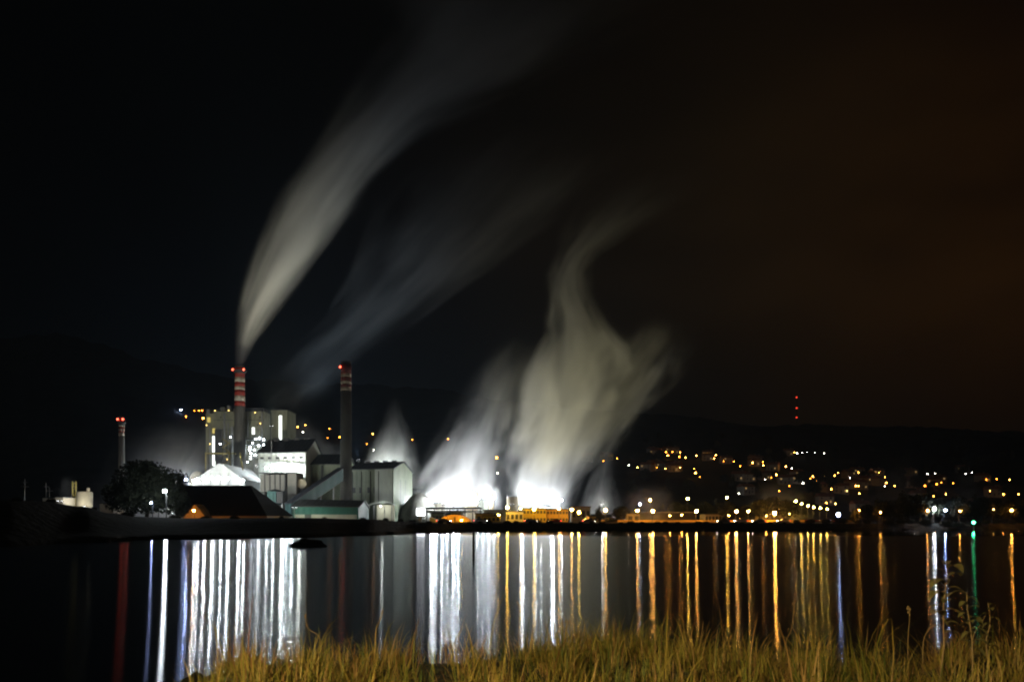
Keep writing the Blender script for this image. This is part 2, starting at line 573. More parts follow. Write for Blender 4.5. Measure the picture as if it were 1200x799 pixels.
# ------------------------------------------------------------------ lamps
def street_lamp(px, py, Y, kind, label, rad=.42, group='lamps along the waterfront', ground_z=None):
    c = P(px, py, Y)
    z0 = ground_at(c.x, c.y) if ground_z is None else ground_z
    t = thing('street_lamp', label, 'street lamp', (c.x, Y, z0), group)
    G().tube((c.x, Y + .9, z0), (c.x, Y + .9, c.z + .5), .11, .07).build('pole', M['dark'], t)
    G().tube((c.x, Y + .9, c.z + .5), (c.x, Y, c.z + rad + .12), .06).build('arm', M['steel'], t)
    G().lathe(c.x, Y, [(rad * .9, c.z + rad * .75), (rad * .55, c.z + rad + .1), (.08, c.z + rad + .2)], 12).build('lamp_head', M['steel'], t)
    G().ball(c, rad, 2).build('globe', E[kind], t)
    return t


W = [  # px, py, Y, kind, label, radius
    (709.7, 597.5, 300, 'warm', 'warm street lamp beside the spiky dark pine tree', .50),
    (747, 598, 301, 'warm', 'warm street lamp right of the domed dark tree', .45),
    (765, 598.6, 301, 'warm', 'bright warm street lamp in front of the long grey shed', .52),
    (816.3, 598.6, 302, 'warm', 'warm street lamp at the right end of the long grey shed', .50),
    (863, 599, 303, 'warm', 'warm street lamp, left one of the pair above the lit cars', .52),
    (877, 598.8, 303, 'warm', 'smaller warm street lamp, right one of the pair above the lit cars', .40),
    (908, 601, 304, 'bigsodium', 'biggest and brightest orange lamp on the waterfront', .62),
    (594.5, 594.5, 304, 'yellow', 'yellow lamp on the tall post left of the beige building', .55),
    (584.5, 603.5, 302, 'yellow', 'low yellow lamp beneath the tall yellow lamp post', .40),
    (610, 595.5, 308, 'yellow', 'lamp above the roof of the beige building', .32),
    (626, 596.5, 304, 'yellow', 'yellow lamp at the left end of the yellow building', .50),
    (655, 596, 306, 'warm', 'warm lamp at the right end of the yellow building', .36),
    (670, 597, 304, 'warm', 'warm lamp left of a close pair near the red roof', .46),
    (678.5, 600, 302, 'yellow', 'yellow lamp of a close pair near the red roof', .50),
    (762, 585.6, 330, 'warm', 'tall warm lamp high above the long grey shed', .42),
    (806, 584, 335, 'yellow', 'tall yellow lamp above the shed end', .46),
    (852, 582.8, 340, 'yellow', 'tall yellow lamp among dark trees above the road', .40),
    (750, 590.6, 330, 'cool', 'small violet white lamp behind the domed tree', .30),
    (932.5, 587, 420, 'yellow', 'bright yellow lamp at the left of the lit terrace row', .55),
    (1095, 596, 286, 'white', 'large glaring white lamp behind the dark headland', .50),
    (1108, 597.5, 286, 'cool', 'bluish white lamp right of the glaring white one', .34),
    (982.6, 602.7, 400, 'cool', 'glaring blue white floodlight by the road bend', .95),
    (1007.5, 597.5, 300, 'sodium', 'orange lamp left of the dark headland', .40),
    (1165, 597, 287, 'warm', 'small warm lamp over the far headland', .24),
    (1185.7, 597.5, 286, 'sodium', 'bright orange lamp at the far right over the headland', .36),
    (1087, 598, 286, 'sodium', 'small orange lamp left of the glaring white headland lamp', .26),
    (1125, 598.5, 286, 'sodium', 'faint orange lamp between the bluish lamp and the green beacon', .22),
    (1032, 600, 286, 'sodium', 'faint orange lamp above the left end of the headland', .22),
    (925, 602, 312, 'yellow', 'small yellow lamp between the biggest orange lamp and the terrace row', .26),
    (799, 603, 312, 'sodium', 'small orange lamp low before the long shed', .20),
    (785, 604, 312, 'sodium', 'dim orange lamp low at the middle of the long shed', .18),
    (854, 604, 312, 'sodium', 'small orange lamp left of the lamp pair', .16),
    (898, 604, 314, 'sodium', 'dim orange lamp left of the biggest orange lamp', .18),
    (193, 575, 184, 'white', 'glaring white floodlight beside the big round tree', .32),
    (184, 577.5, 205, 'white', 'small white lamp just left of the glaring floodlight by the tree', .16),
    (177, 589, 184, 'cool', 'blue white lamp low in front of the big round tree', .13),
    (227, 598, 268, 'sodium', 'orange lamp on the end of the black roofed warehouse', .30),
    (218, 562, 330, 'cool', 'blue white lamp at the left edge of the lit white tent', .45),
]
for px, py, Y, k, lab, r in W:
    street_lamp(px, py, Y, k, lab, r * (.82 if px > 575 else 1))
for i, (px, py) in enumerate(((939.5, 590), (947, 592.5), (953.5, 594), (961.5, 595), (969.5, 596.2))):
    street_lamp(px, py, 322, 'yellow', 'yellow lamp in the close lit row on the terrace above the road', .24, 'row of yellow lamps on the terrace')

YARD = [(227, 563, 336, .36), (231, 561.5, 336, .32), (238.5, 560.5, 336, .42), (248, 560, 336, .44), (258, 560, 336, .36), (266.5, 560.5, 336, .46), (279, 561.5, 336, .42), (285, 562.5, 336, .34)]
for px, py, Y, r in YARD:
    street_lamp(px, py, Y, 'white', 'white yard lamp along the foot of the lit tent hall', r, 'white lamps along the foot of the tent hall')
for px, py, Y, r in ((312, 548, 395, .30), (319, 547.5, 395, .32), (329, 547, 395, .36), (335, 547.5, 395, .28), (341, 547, 395, .40)):
    street_lamp(px, py, Y, 'white', 'white lamp above the filter bays before the white hall', r, 'white lamps above the filter bays')
for px, py, Y, r in ((496, 590, 404, .24), (500.5, 587, 406, .30), (505, 583, 400, .42), (511, 586, 398, .36), (518, 581, 400, .46), (524, 587, 398, .4), (531, 583, 400, .46), (537, 588, 396, .42)):
    street_lamp(px, py, Y, 'white', 'white yard lamp in the bright steam left of the silos', r, 'white yard lamps left of the silos')
for px, py, Y, r in ((560, 584, 404, .30), (566, 579, 404, .34), (572, 588, 400, .30), (579, 583, 402, .32)):
    street_lamp(px, py, Y, 'white', 'white yard lamp in the steam right of the silos', r, 'white yard lamps right of the silos')
for px, py, Y, r in ((628, 588, 398, .36), (634, 590, 396, .30), (646, 587, 398, .34), (658, 586, 398, .30)):
    street_lamp(px, py, Y, 'white', 'white yard lamp at the foot of the central steam cloud', r, 'white yard lamps under the central cloud')
# hillside lamps
HILL = """743,533.6,w,1.1 765,529,w,1.2 761,531,w,.6 780.5,529.5,o,1.3 782.5,533.5,w,1.4 788,529.5,o,1.1 797,530,w,.8 796,535,o,1.6 803.5,536,w,1 816,533.6,w,1.4
826,532.5,w,1.3 839,533,w,1.2 837,537,w,1.1 848,540,o,.8 860,540.5,o,1 867.6,546,o,1.1 880,539,w,1 882,542,w,1.5 894,541,o,1 894.5,545,w,1.5 902.5,543,w,1.3 910.5,545,w,1
921,546.4,w,1.5 928,548.5,n,.9 909.7,556,w,1.7 904,559.5,o,.7 896.7,561.5,n,.8 737,545,n,.8 747,547.5,w,1.2 761,545,w,1.1 770,547.5,o,.7 779.7,549,w,1 783,546.6,w,.9 797,547.7,w,1.2
813.5,549,o,.9 815,554,w,1.7 820,558.5,o,.6 857,561,o,1 913,575,o,1.1 866,578,n,.9 935,561,n,.9 931,530,w,.8 925,569,o,.8
934,531,n,.9 940,530.3,n,.5 946,529.8,n,.5 955,530.3,n,.5 965.7,531,n,.6 941,566,n,1.1 949.7,560.6,o,1.1 952.6,558,w,1.2 957,563.7,o,.9 951.6,572.5,w,1.4 967,557,w,1 978,557,w,1.1
982,553.5,w,.8 966,568,n,1 974,573,w,1.2 987,568,w,1.6 992.6,575,y,2.0 996,559.4,n,.6 1003,569,w,1.4 1006,569.2,w,1.1 1007,578,w,1.3 1011,564,w,1.5 1013.5,557.5,o,1 1006,553.5,w,.7
1018,554,n,.8 1028.7,559.4,o,1.3 1030,553.5,w,.6 1037,558.7,w,.8 1038.5,565.4,w,1.2 1037,569.5,n,.6 1048,559.7,w,.7 1048.5,569,w,1 1052,554,n,.7 1073,585.6,n,.8 1084,569,o,1.4 1087,555,n,.7
1096,554.7,n,.7 1079,566,o,.8 1098.7,561,w,.9 1097.7,567,o,1.3 1103,565,o,.7 1094,581,w,.9 1108.6,579,w,.9 1117,566,o,.7 1123,572.5,w,1.2 1131.7,554.7,n,.7 1139,553.5,n,.9 1143,557,n,.7
1156,561.8,o,.8 1168,561,o,1 1183,562,w,1.2 1160,575,w,1.7 1160,571,w,.9 1176,579,w,1.1 1193.6,579,w,1 1190,585.6,o,.9 1176,598,w,.8 968.5,589,w,1.2 979,590,w,1.4 1033,599,w,.9
1122,591,o,.7 723,537,o,.9 707,540,o,.7
349,500,w,1.3 358,498,w,1.2 346,505,n,1.4 355,506,n,1.3 386,502,o,1.2 398,512,o,1.5 437,508,w,1.4 483,515,o,1 438,527,n,.9 525,514,o,1.3 582,536,w,1.8 583,554,n,1.1
212,480,c,2.0 233,481,o,1.8 237,481,o,1.7 218,488,o,1.5 238,490,w,1.9 228,481,o,.8 430,520,o,.7 384,513,o,.7"""
KIND = {'w': ('hillwarm', 'warm yellow street lamp glowing on the dark hillside', 'warm lamps on the hillside'),
        'o': ('hillorange', 'orange street lamp glowing on the dark hillside', 'orange lamps on the hillside'),
        'n': ('hillwhite', 'pale white street lamp glowing on the dark hillside', 'white lamps on the hillside'),
        'y': ('yelwin', 'large yellow lamp on the hillside above the lit terrace', None),
        'c': ('cool', 'blue white lamp alone on the hill left of the tall boiler house', None)}
lampdata = {}
lamp_pts = []


def hill_lamp(kind):
    if kind not in lampdata:
        g = G()
        g.tube((0, 0, -5), (0, 0, -.8), .12, n=5)
        g.ball((0, 0, 0), 1.0, 1, 1)
        o = g.build('street_lamp', [M['steel'], E[kind]])
        lampdata[kind] = o
        return o
    o = lampdata[kind].copy(); col.objects.link(o)
    return o


for w in HILL.split():
    px, py, k, s = w.split(',')
    px, py, s = float(px), float(py), float(s)
    p = hit(px, py, 5.0)
    em, lab, grp = KIND[k]
    o = hill_lamp(em)
    rad = .30 * s * p.y / 1000.0 + .08
    o.location = p + Vector((0, 0, 5.0)); o.scale = (rad,) * 3
    if rad < 1:
        o.scale = (rad, rad, max(rad, .6))
        o.scale = (rad, rad, rad)
    tag(o, lab, 'street lamp', grp)
    lamp_pts.append((p, s, px))


# radio mast with red lamps on the skyline
b = hit(934, 503, 0, 2000)
t = thing('radio_mast', 'distant radio mast with three red lamps on the skyline', 'radio mast', b)
zt = CAMH + (HOR - 464) * b.y / F
g = G()
for a in range(3):
    ang = a * 2.094
    g.tube((b.x + 2 * math.cos(ang), b.y + 2 * math.sin(ang), b.z), (b.x, b.y, zt), .35, .2, 5)
g.build('lattice_frame', M['dark'], t)
for py in (465.5, 478, 489):
    G().ball(P(933.6, py, b.y), 1.9, 1).build('red_lamp', E['hillred'], t)

# ------------------------------------------------------------------ houses on the hill
def make_house(wallmat, lab, grp, lit):
    t = thing('house', lab, 'house', (0, 0, 0), grp)
    G().box(-5.5, 5.5, -4, 4, -3, 5.4).build('wall', wallmat, t)
    g = G()
    g.add([(-6, -4.6, 5.3), (6, -4.6, 5.3), (6, 4.6, 5.3), (-6, 4.6, 5.3), (-6, 0, 7.9), (6, 0, 7.9)], [(0, 1, 5, 4), (2, 3, 4, 5), (0, 4, 3), (1, 2, 5), (0, 3, 2, 1)])
    rf = g.build('roof', M['tile'], t)
    G().box(2.2, 3.0, .8, 1.6, 6.2, 8.8).build('chimney', wallmat, rf)
    for i, (x, z) in enumerate(((-3.4, 1.0), (3.0, 1.0), (-3.4, 3.5), (3.0, 3.5))):
        fr = G().box(x - .65, x + .65, -4.06, -3.98, z, z + 1.3).build('window', E['housewin'] if (lit >> i) & 1 else M['window'], t)
    G().box(-.6, .6, -4.07, -3.98, 0, 2.2).build('door', M['dark'], t)
    return t


protos = [make_house(M['housewhite'], 'white walled house with a tiled roof on the dark hillside', 'white houses on the hillside', 0b0100),
          make_house(M['housewall'], 'beige walled house with a tiled roof on the dark hillside', 'beige houses on the hillside', 0b0010),
          make_house(M['houseochre'], 'ochre walled house with a tiled roof on the dark hillside', 'ochre houses on the hillside', 0b1000)]
used = [False] * 3
rh = random.Random(21)
nh = 0
for p, s, px in lamp_pts:
    if p.y > 1900 or s < .65 or rh.random() < .5 or px < 700:
        continue
    x, y = p.x + rh.uniform(-14, 14), p.y + rh.uniform(18, 30)
    k = rh.randrange(3)
    o = copy_tree(protos[k]) if used[k] else protos[k]
    used[k] = True
    o.location = (x, y, ground_at(x, y) + .3)
    o.rotation_euler.z = rh.uniform(-.6, .6)
    nh += 1


# ------------------------------------------------------------------ the mill
def gable(name, A, B, C, eave, ridge, wall, roof, label, cat, z0=1.5, over=.8, rib=None):
    """footprint A front-left, B front-right, C back-right; ridge runs along AB; gables at the ends"""
    A, B, C = Vector(A), Vector(B), Vector(C)
    D = A + C - B
    t = thing(name, label, cat, (A.x, A.y, z0))
    AD, BC = (A + D) / 2, (B + C) / 2
    v = lambda p, z: (p.x, p.y, z)
    g = G()
    g.add([v(A, z0), v(B, z0), v(C, z0), v(D, z0), v(A, eave), v(B, eave), v(C, eave), v(D, eave), v(AD, ridge), v(BC, ridge)],
          [(0, 1, 5, 4), (1, 2, 6, 9, 5), (2, 3, 7, 6), (3, 0, 4, 8, 7)])
    g.build('wall', wall, t)
    u = (B - A).normalized() * over
    w = (C - B).normalized()
    sl = (ridge - eave) / ((C - B).length / 2)
    g = G()
    th = .35
    e0, e1 = A - u - w * over, B + u - w * over
    r0, r1 = AD - u, BC + u
    f0, f1 = D - u + w * over, C + u + w * over
    lo = eave - sl * over + .06
    for dz in (0, th):
        g.v += [Vector(q) for q in (v(e0, lo + dz), v(e1, lo + dz), v(r1, ridge + .06 + dz), v(r0, ridge + .06 + dz), v(f1, lo + dz), v(f0, lo + dz))]
    g.f += [(6, 7, 8, 9), (9, 8, 10, 11), (0, 3, 2, 1), (3, 5, 4, 2), (0, 1, 7, 6), (4, 5, 11, 10), (1, 2, 8, 7), (2, 4, 10, 8), (0, 6, 9, 3), (3, 9, 11, 5)]
    g.mi += [0] * 10
    g.build('roof', roof, t)
    return t


def XY(px, Y):
    return ((px - 600) * Y / F, Y)


def Zp(py, Y):
    return CAMH - (py - HOR) * Y / F


# boiler house
yb = 440
t = thing('boiler_house', 'tall ribbed boiler house block behind the striped chimney', 'boiler house', (XY(280, yb)[0], yb, 2))
boiler = t
x = lambda px, Y=yb: (px - 600) * Y / F
G().box(x(250), x(309.5), yb, yb + 11, 1, Zp(482, yb)).build('main_block', M['cladding'], t)
G().box(x(240), x(249.8), yb + 1.5, yb + 22, 1, Zp(484, yb)).build('stair_tower', M['cladding'], t)
G().box(x(252.5), x(261), yb - 1.2, yb - .05, Zp(540, yb), Zp(503, yb)).build('recess_shade', M['dark'], t)  # dark box standing in for the shade of a recess
G().box(x(287), x(309), yb - .6, yb + 10, Zp(481.8, yb), Zp(478, yb)).build('roof_plant', M['roof'], t)
G().box(x(240.5), x(244), yb + 2, yb + 8, Zp(484, yb), Zp(479, yb)).build('roof_plant', M['steel'], t)
for (a, bb, p0, p1, kind) in ((249, 252.2, 511, 530, 'stair'), (249, 252.2, 533, 546, 'stair'), (249, 252.4, 502, 508, 'stairyellow'), (243, 246.5, 489, 495, 'stairyellow'),
                              (295.5, 298.5, 501, 509, 'stair'), (292, 295, 534, 539, 'stair')):
    g = G()
    n = max(2, int((p1 - p0) / 2))
    for i in range(n):
        z1, z0 = Zp(p0 + (p1 - p0) * i / n, yb), Zp(p0 + (p1 - p0) * (i + .78) / n, yb)
        g.box(x(a), x(bb), yb - .25, yb - .03, z0, z1)
    g.build('lit_window', E[kind], t)
g = G()
for k in range(9):
    g.box(x(253 + k * 6.6), x(253.5 + k * 6.6), yb - .3, yb - .02, Zp(560, yb), Zp(482.6, yb))
g.build('wall_rib', M['cladding'], t)
# steel work platforms with bulbs on the boiler face
pf = thing('steel_platform', 'steel access platforms with many white bulbs on the boiler house front', 'platform', (x(300), yb - 2, Zp(540, yb)))
for py in (516, 522, 529, 536):
    g = G().box(x(291), x(311), yb - 5, yb - .4, Zp(py, yb) - .2, Zp(py, yb))
    g.build('deck', M['steel'], pf)
    gr = G()
    for q in range(6):
        xx = x(291 + q * 4)
        gr.tube((xx, yb - 4.9, Zp(py, yb)), (xx, yb - 4.9, Zp(py, yb) + 1.1), .05, n=4)
    gr.tube((x(291), yb - 4.9, Zp(py, yb) + 1.1), (x(311), yb - 4.9, Zp(py, yb) + 1.1), .06, n=4)
    gr.build('railing', M['steel'], pf)
for q in (291.2, 301, 310.8):
    G().tube((x(q), yb - 4.7, 20), (x(q), yb - 4.7, Zp(514, yb)), .18, n=6).build('post', M['steel'], pf)
bulbs = [(293, 524), (296, 519), (300, 514.5), (304, 513.5), (309, 515), (298, 527), (303, 522), (294, 531), (306, 527.5), (299, 533), (309, 521), (292.5, 527), (302, 530)]
for px, py in bulbs:
    G().ball(P(px, py, yb - 4.5), .38, 1).build('bulb', E['bulb'], pf)

# ducts, pipes, seams and small windows of the boiler house
for px, r, p0, p1 in ((263.5, .55, 560, 484), (268, .35, 560, 496), (272.5, .8, 560, 500), (291, .4, 512, 483), (307.5, .5, 540, 483.5), (246.5, .35, 560, 498)):
    G().tube((x(px), yb - .8, Zp(p0, yb)), (x(px), yb - .8, Zp(p1, yb)), r, n=10).build('duct', M['steel'], boiler)
g = G()
for py in (492, 503, 514, 526, 538):
    g.box(x(250), x(309.4), yb - .12, yb - .02, Zp(py, yb) - .12, Zp(py, yb) + .12)
g.build('wall_seam', M['dark'], boiler)
for px, py in ((258, 488), (266, 497), (301, 497), (304, 488), (289, 506), (305, 506)):
    G().box(x(px), x(px + 1.6), yb - .1, yb - .03, Zp(py + 1.8, yb), Zp(py, yb)).build('window', M['window'], boiler)
for px, w_, h_ in ((256, 2.2, 2.6), (264, 1.4, 3.4), (271, 2.6, 1.8)):
    G().box(x(px), x(px) + w_, yb + 3, yb + 6, Zp(482, yb) + .01, Zp(482, yb) + h_).build('roof_vent', M['steel'], boiler)
g = G()
for k in range(16):
    xx = x(250.3 + k * 2.3)
    g.tube((xx, yb + .2, Zp(482, yb)), (xx, yb + .2, Zp(482, yb) + 1.2), .05, n=4)
g.tube((x(250.3), yb + .2, Zp(482, yb) + 1.2), (x(286), yb + .2, Zp(482, yb) + 1.2), .06, n=4)
g.build('roof_railing', M['steel'], boiler)
g = G()
for k in range(9):
    za, zc = Zp(560 - k * 5, yb), Zp(555 - k * 5, yb)
    a_, b_ = (262, 270) if k % 2 else (270, 262)
    g.add([(x(a_), yb - 2.2, za), (x(b_), yb - 2.2, zc), (x(b_), yb - 2.2, zc + .5), (x(a_), yb - 2.2, za + .5), (x(a_), yb - 1.3, za), (x(b_), yb - 1.3, zc), (x(b_), yb - 1.3, zc + .5), (x(a_), yb - 1.3, za + .5)],
          [(0, 1, 2, 3), (4, 7, 6, 5), (3, 2, 6, 7), (0, 4, 5, 1)])
g.build('outside_stair', M['lattice'], boiler)

for px, py, k_ in ((242, 498, 'stairyellow2'), (246, 520, 'y'), (258, 520, 'w'), (266, 538, 'y'), (270, 512, 'w'), (287, 526, 'w'), (290, 541, 'w'), (305, 496, 'y'), (299, 483.5, 'y'), (276, 545, 'w'), (252, 481, 'y'), (268, 480.8, 'y')):
    G().ball(P(px, py, yb - 2.4 if py > 482 else yb + 2), .22 if k_ == 'w' else .25, 1).build('wall_lamp', E['bulb' if k_ == 'w' else 'yelwin'], boiler)

# right tower
yt = 455
t = thing('stair_tower', 'narrow ribbed tower with one bright vertical window strip', 'tower', (XY(327, yt)[0], yt, 2))
G().box(x(317, yt), x(336.5, yt), yt, yt + 18, 1, Zp(480.5, yt)).build('shaft', M['cladding'], t)
g = G()
for i in range(12):
    p0 = 487 + 30 * i / 12
    g.box(x(327, yt), x(330.2, yt), yt - .25, yt - .03, Zp(p0 + 2.0, yt), Zp(p0, yt))
g.build('lit_window', E['stair'], t)
G().box(x(316, yt), x(337.3, yt), yt - .6, yt + 18.6, Zp(480.5, yt), Zp(479.6, yt)).build('parapet', M['roof'], t)


def chimney(px, Y, py_top, z0, r_top, r_bot, bands, label, lamps, flare=0.0, redkind='red', shaft='chimney'):
    X = (px - 600) * Y / F
    zt = Zp(py_top, Y)
    t = thing('chimney', label, 'chimney', (X, Y, z0), 'tall chimneys of the mill')
    rad = lambda z: r_bot + (r_top - r_bot) * (z - z0) / (zt - z0)
    zb = Zp(bands[-1][1], Y)
    G().lathe(X, Y, [(r_bot * 1.15, z0), (r_bot * 1.15, z0 + 2), (rad(z0 + 2.2), z0 + 2.2), (rad(zb), zb)], 28).build('shaft', M[shaft], t, True)
    for a, bb, m in bands:
        za, zc = Zp(bb, Y), Zp(a, Y)
        G().lathe(X, Y, [(rad(za) + .02, za), (rad(zc) + .02, zc)], 28).build('painted_band', M[m], t, True)
    g = G().lathe(X, Y, [(rad(zt) * .98, zt), (rad(zt) * .98, zt + .9), (rad(zt) * .7, zt + .9)], 28)
    g.build('rim', M['dark'], t)
    if flare:
        zc = Zp(py_top + 4, Y)
        G().lathe(X, Y, [(r_top, zc - 1.2), (r_top + flare, zc), (r_top + flare, zc + .25), (r_top, zc + .25)], 28).build('gallery', M['dark'], t)
        g = G()
        for k in range(14):
            a = k * math.tau / 14
            g.tube((X + (r_top + flare) * math.cos(a), Y + (r_top + flare) * math.sin(a), zc), (X + (r_top + flare) * math.cos(a), Y + (r_top + flare) * math.sin(a), zc + 1.3), .06, n=4)
        g.build('railing', M['dark'], t)
    g = G()
    for k in (-.35, .35):
        g.tube((X + r_bot * .5 + k, Y - r_bot * 1.02, z0 + 3), (X + r_top * .5 + k, Y - r_top * 1.02, zt - 4), .07, n=4)
    g.build('ladder', M['dark'], t)
    for lx, ly in lamps:
        p = P(lx, ly, Y); p.y -= r_top + .4
        G().ball(p, .42, 1).build('warning_lamp', E[redkind], t)
    return t


chimney(281, 424, 431, 2, 2.35, 3.1, [(431, 442, 'red'), (442, 448, 'white'), (448, 453, 'red'), (453, 457, 'white'), (457, 464, 'red'), (464, 470, 'white'), (470, 476, 'red')],
        'red and white banded chimney trailing the long steam plume', [(274.8, 434), (287.6, 434)], 1.1)
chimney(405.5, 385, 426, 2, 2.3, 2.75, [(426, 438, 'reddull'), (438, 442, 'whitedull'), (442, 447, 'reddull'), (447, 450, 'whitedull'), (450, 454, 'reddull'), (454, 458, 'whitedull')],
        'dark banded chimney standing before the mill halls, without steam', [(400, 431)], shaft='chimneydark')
chimney(142.5, 330, 491, 3, 1.0, 1.5, [(491, 496, 'red'), (496, 500, 'white'), (500, 502.5, 'red'), (502.5, 505, 'white'), (505, 507, 'red'), (507, 510.5, 'white')],
        'slim far left chimney rising behind the round tree', [(139.8, 491.5), (145.8, 491.5)], .7, 'redleft')

# white tent hall (lit)
yq = 372
t = thing('tent_hall', 'brightly lit white peaked tent hall under the boiler house', 'tent', (XY(256, yq)[0], yq, 2))
xl, xp, xr = x(226, yq), x(258, yq), x(287, yq)
ze, zp = Zp(562, yq), Zp(541.5, yq)
g = G()
n = 12
pr = []
for i in range(n + 1):
    f = i / n
    xx = xl + (xr - xl) * f
    fp = (xp - xl) / (xr - xl)
    q = f / fp if f < fp else (1 - f) / (1 - fp)
    pr.append((xx, ze + (zp - ze) * (q * .9 + .1 * q * q)))
vs = [(a, yq, b_) for a, b_ in pr] + [(a, yq + 40, b_) for a, b_ in pr]
fs = [(i, i + 1, n + 2 + i, n + 1 + i) for i in range(n)]
g.add(vs, fs)
g.build('roof', M['tent'], t)
g = G().add([(xl, yq + .3, 2)] + [(a, yq + .3, b_ - .06) for a, b_ in pr] + [(xr, yq + .3, 2)], [tuple(range(n + 3))])
g.add([(xl + .3, yq + .3, 2), (xl + .3, yq + 40, 2), (xl + .3, yq + 40, ze), (xl + .3, yq + .3, ze)], [(0, 1, 2, 3)])
g.add([(xr - .3, yq + .3, 2), (xr - .3, yq + 40, 2), (xr - .3, yq + 40, ze), (xr - .3, yq + .3, ze)], [(0, 3, 2, 1)])
g.build('wall', M['tent'], t)
g = G()
for px in (236, 247, 258, 268, 279):
    g.box(x(px, yq) - .12, x(px, yq) + .12, yq - .1, yq + .2, 2, ze + (3 if 240 < px < 275 else .5))
g.build('frame_rib', M['steel'], t)
# dome tank by the tent
t = thing('domed_tank', 'pale round tank at the left side of the white tent hall', 'tank', (x(232, 380), 380, 2))
xx = x(231, 380)
G().lathe(xx, 380, [(3.6, 2), (3.6, Zp(566, 380))], 24).build('shell', M['beige'], t, True)
G().lathe(xx, 380, [(3.6, Zp(566, 380)), (3.3, Zp(561, 380)), (2.6, Zp(556, 380)), (1.5, Zp(553, 380)), (.2, Zp(552, 380))], 24).build('dome', M['beige'], t, True)

# black roofed warehouse in front
t = thing('warehouse', 'long black roofed warehouse in front of the lit tent', 'warehouse', (XY(265, 290)[0], 290, 2.4))
yw = 280
zt_, zb_ = Zp(568.5, yw + 14), Zp(604, yw)
g = G()
vs = [(x(205, yw), yw, zb_), (x(313, yw), yw, zb_), (x(313, yw) + 1, yw + 30, zb_), (x(205, yw), yw + 30, zb_),
      (x(205, yw + 14), yw + 14, zt_), (x(293, yw + 14), yw + 14, zt_), (x(293, yw + 14), yw + 16, zt_), (x(205, yw + 14), yw + 16, zt_)]
g.add(vs, [(0, 1, 5, 4), (1, 2, 6, 5), (2, 3, 7, 6), (4, 5, 6, 7), (3, 0, 4, 7), (0, 3, 2, 1)])
g.build('roof', M['blackroof'], t)
G().box(x(206, yw), x(312, yw), yw + .8, yw + 29, .8, zb_ - .05).build('wall', M['beige'], t)
gp = G().add([(x(216, yw - 6), yw - 6, zb_ - 3), (x(240, yw - 6), yw - 6, zb_ - 3), (x(240, yw - 6), yw - 6, zb_ - .3), (x(228, yw - 6), yw - 6, zb_ + 3.6), (x(216, yw - 6), yw - 6, zb_ - .3),
              (x(216, yw - 6), yw + 2, zb_ - 3), (x(240, yw - 6), yw + 2, zb_ - 3), (x(240, yw - 6), yw + 2, zb_ - .3), (x(228, yw - 6), yw + 2, zb_ + 3.6), (x(216, yw - 6), yw + 2, zb_ - .3)],
             [(0, 1, 2, 3, 4), (1, 6, 7, 2), (2, 7, 8, 3), (3, 8, 9, 4), (0, 4, 9, 5)])
gp.build('porch', M['tan'], t)

# turbine hall, mid hall, right hall
t = gable('turbine_hall', (*XY(303, 405), 0), (*XY(358, 400), 0), (*XY(378, 445), 0), Zp(530, 402), Zp(515.5, 424), M['pale'], M['roof'], 'white walled hall with dark roof lit from its foot', 'factory hall', 2)
G().box(x(303, 403), x(358, 398), 398.2, 399.0, Zp(544, 399), Zp(543.2, 399)).build('wall_seam', M['steel'], t)
g = G()
for k in range(1, 8):
    f = k / 8
    p = Vector((*XY(303, 405), 0)).lerp(Vector((*XY(358, 400), 0)), f)
    g.box(p.x - .09, p.x + .09, p.y - .16, p.y - .03, 3, Zp(531, 402))
g.build('wall_rib', M['steel'], t)
for k in range(6):
    p = Vector((*XY(303, 405), 0)).lerp(Vector((*XY(358, 400), 0)), (k + .5) / 6)
    G().box(p.x - 1, p.x + 1, p.y - .14, p.y - .04, Zp(537.5, 402), Zp(535, 402)).build('window', M['window'], t)
for k in range(4):
    p = Vector((*XY(318, 424), 0)).lerp(Vector((*XY(366, 424), 0)), (k + .5) / 4)
    zr_ = Zp(515.5, 424)
    G().box(p.x - 1.3, p.x + 1.3, p.y - 1.2, p.y + 1.2, zr_ - .8, zr_ + 1.0).build('roof_vent', M['dark'], t)
t = gable('middle_hall', (*XY(366, 412), 0), (*XY(402, 412), 0), (*XY(416, 452), 0), Zp(544, 412), Zp(533, 432), M['panel'], M['roof'], 'lower grey hall between the white hall and the dark chimney', 'factory hall', 2)
G().box(x(376, 411), x(378, 411), 411.2, 411.8, Zp(572, 411), Zp(545, 411)).build('downpipe', M['dark'], t)
t = gable('machine_hall', (*XY(408, 402), 0), (*XY(461, 392), 0), (*XY(483, 425), 0), Zp(549.5, 396), Zp(541.5, 409), M['panel'], M['roof'], 'large grey green hall with two dark slit windows in its gable', 'factory hall', 1.5)
A_, B_, C_ = Vector((*XY(408, 402), 0)), Vector((*XY(461, 392), 0)), Vector((*XY(483, 425), 0))
un = (C_ - B_).normalized(); nn = Vector((un.y, -un.x, 0))
for f in (.36, .62):
    p = B_ + (C_ - B_) * f + nn * .05
    g = G().add([p - un * .8 + Vector((0, 0, 7)), p + un * .8 + Vector((0, 0, 7)), p + un * .8 + Vector((0, 0, 22.5)), p - un * .8 + Vector((0, 0, 22.5))], [(0, 1, 2, 3)])
    g.build('slit_window', M['window'], t)
ab = (B_ - A_).normalized(); an = Vector((ab.y, -ab.x, 0))
q0, q1 = B_ - ab * 10.0 + an * .12, B_ - ab * .4 + an * .12
G().add([q0 + Vector((0, 0, 11)), q1 + Vector((0, 0, 11)), q1 + Vector((0, 0, 27)), q0 + Vector((0, 0, 27))], [(0, 1, 2, 3)]).build('pale_panel', M['pale'], t)
g = G()
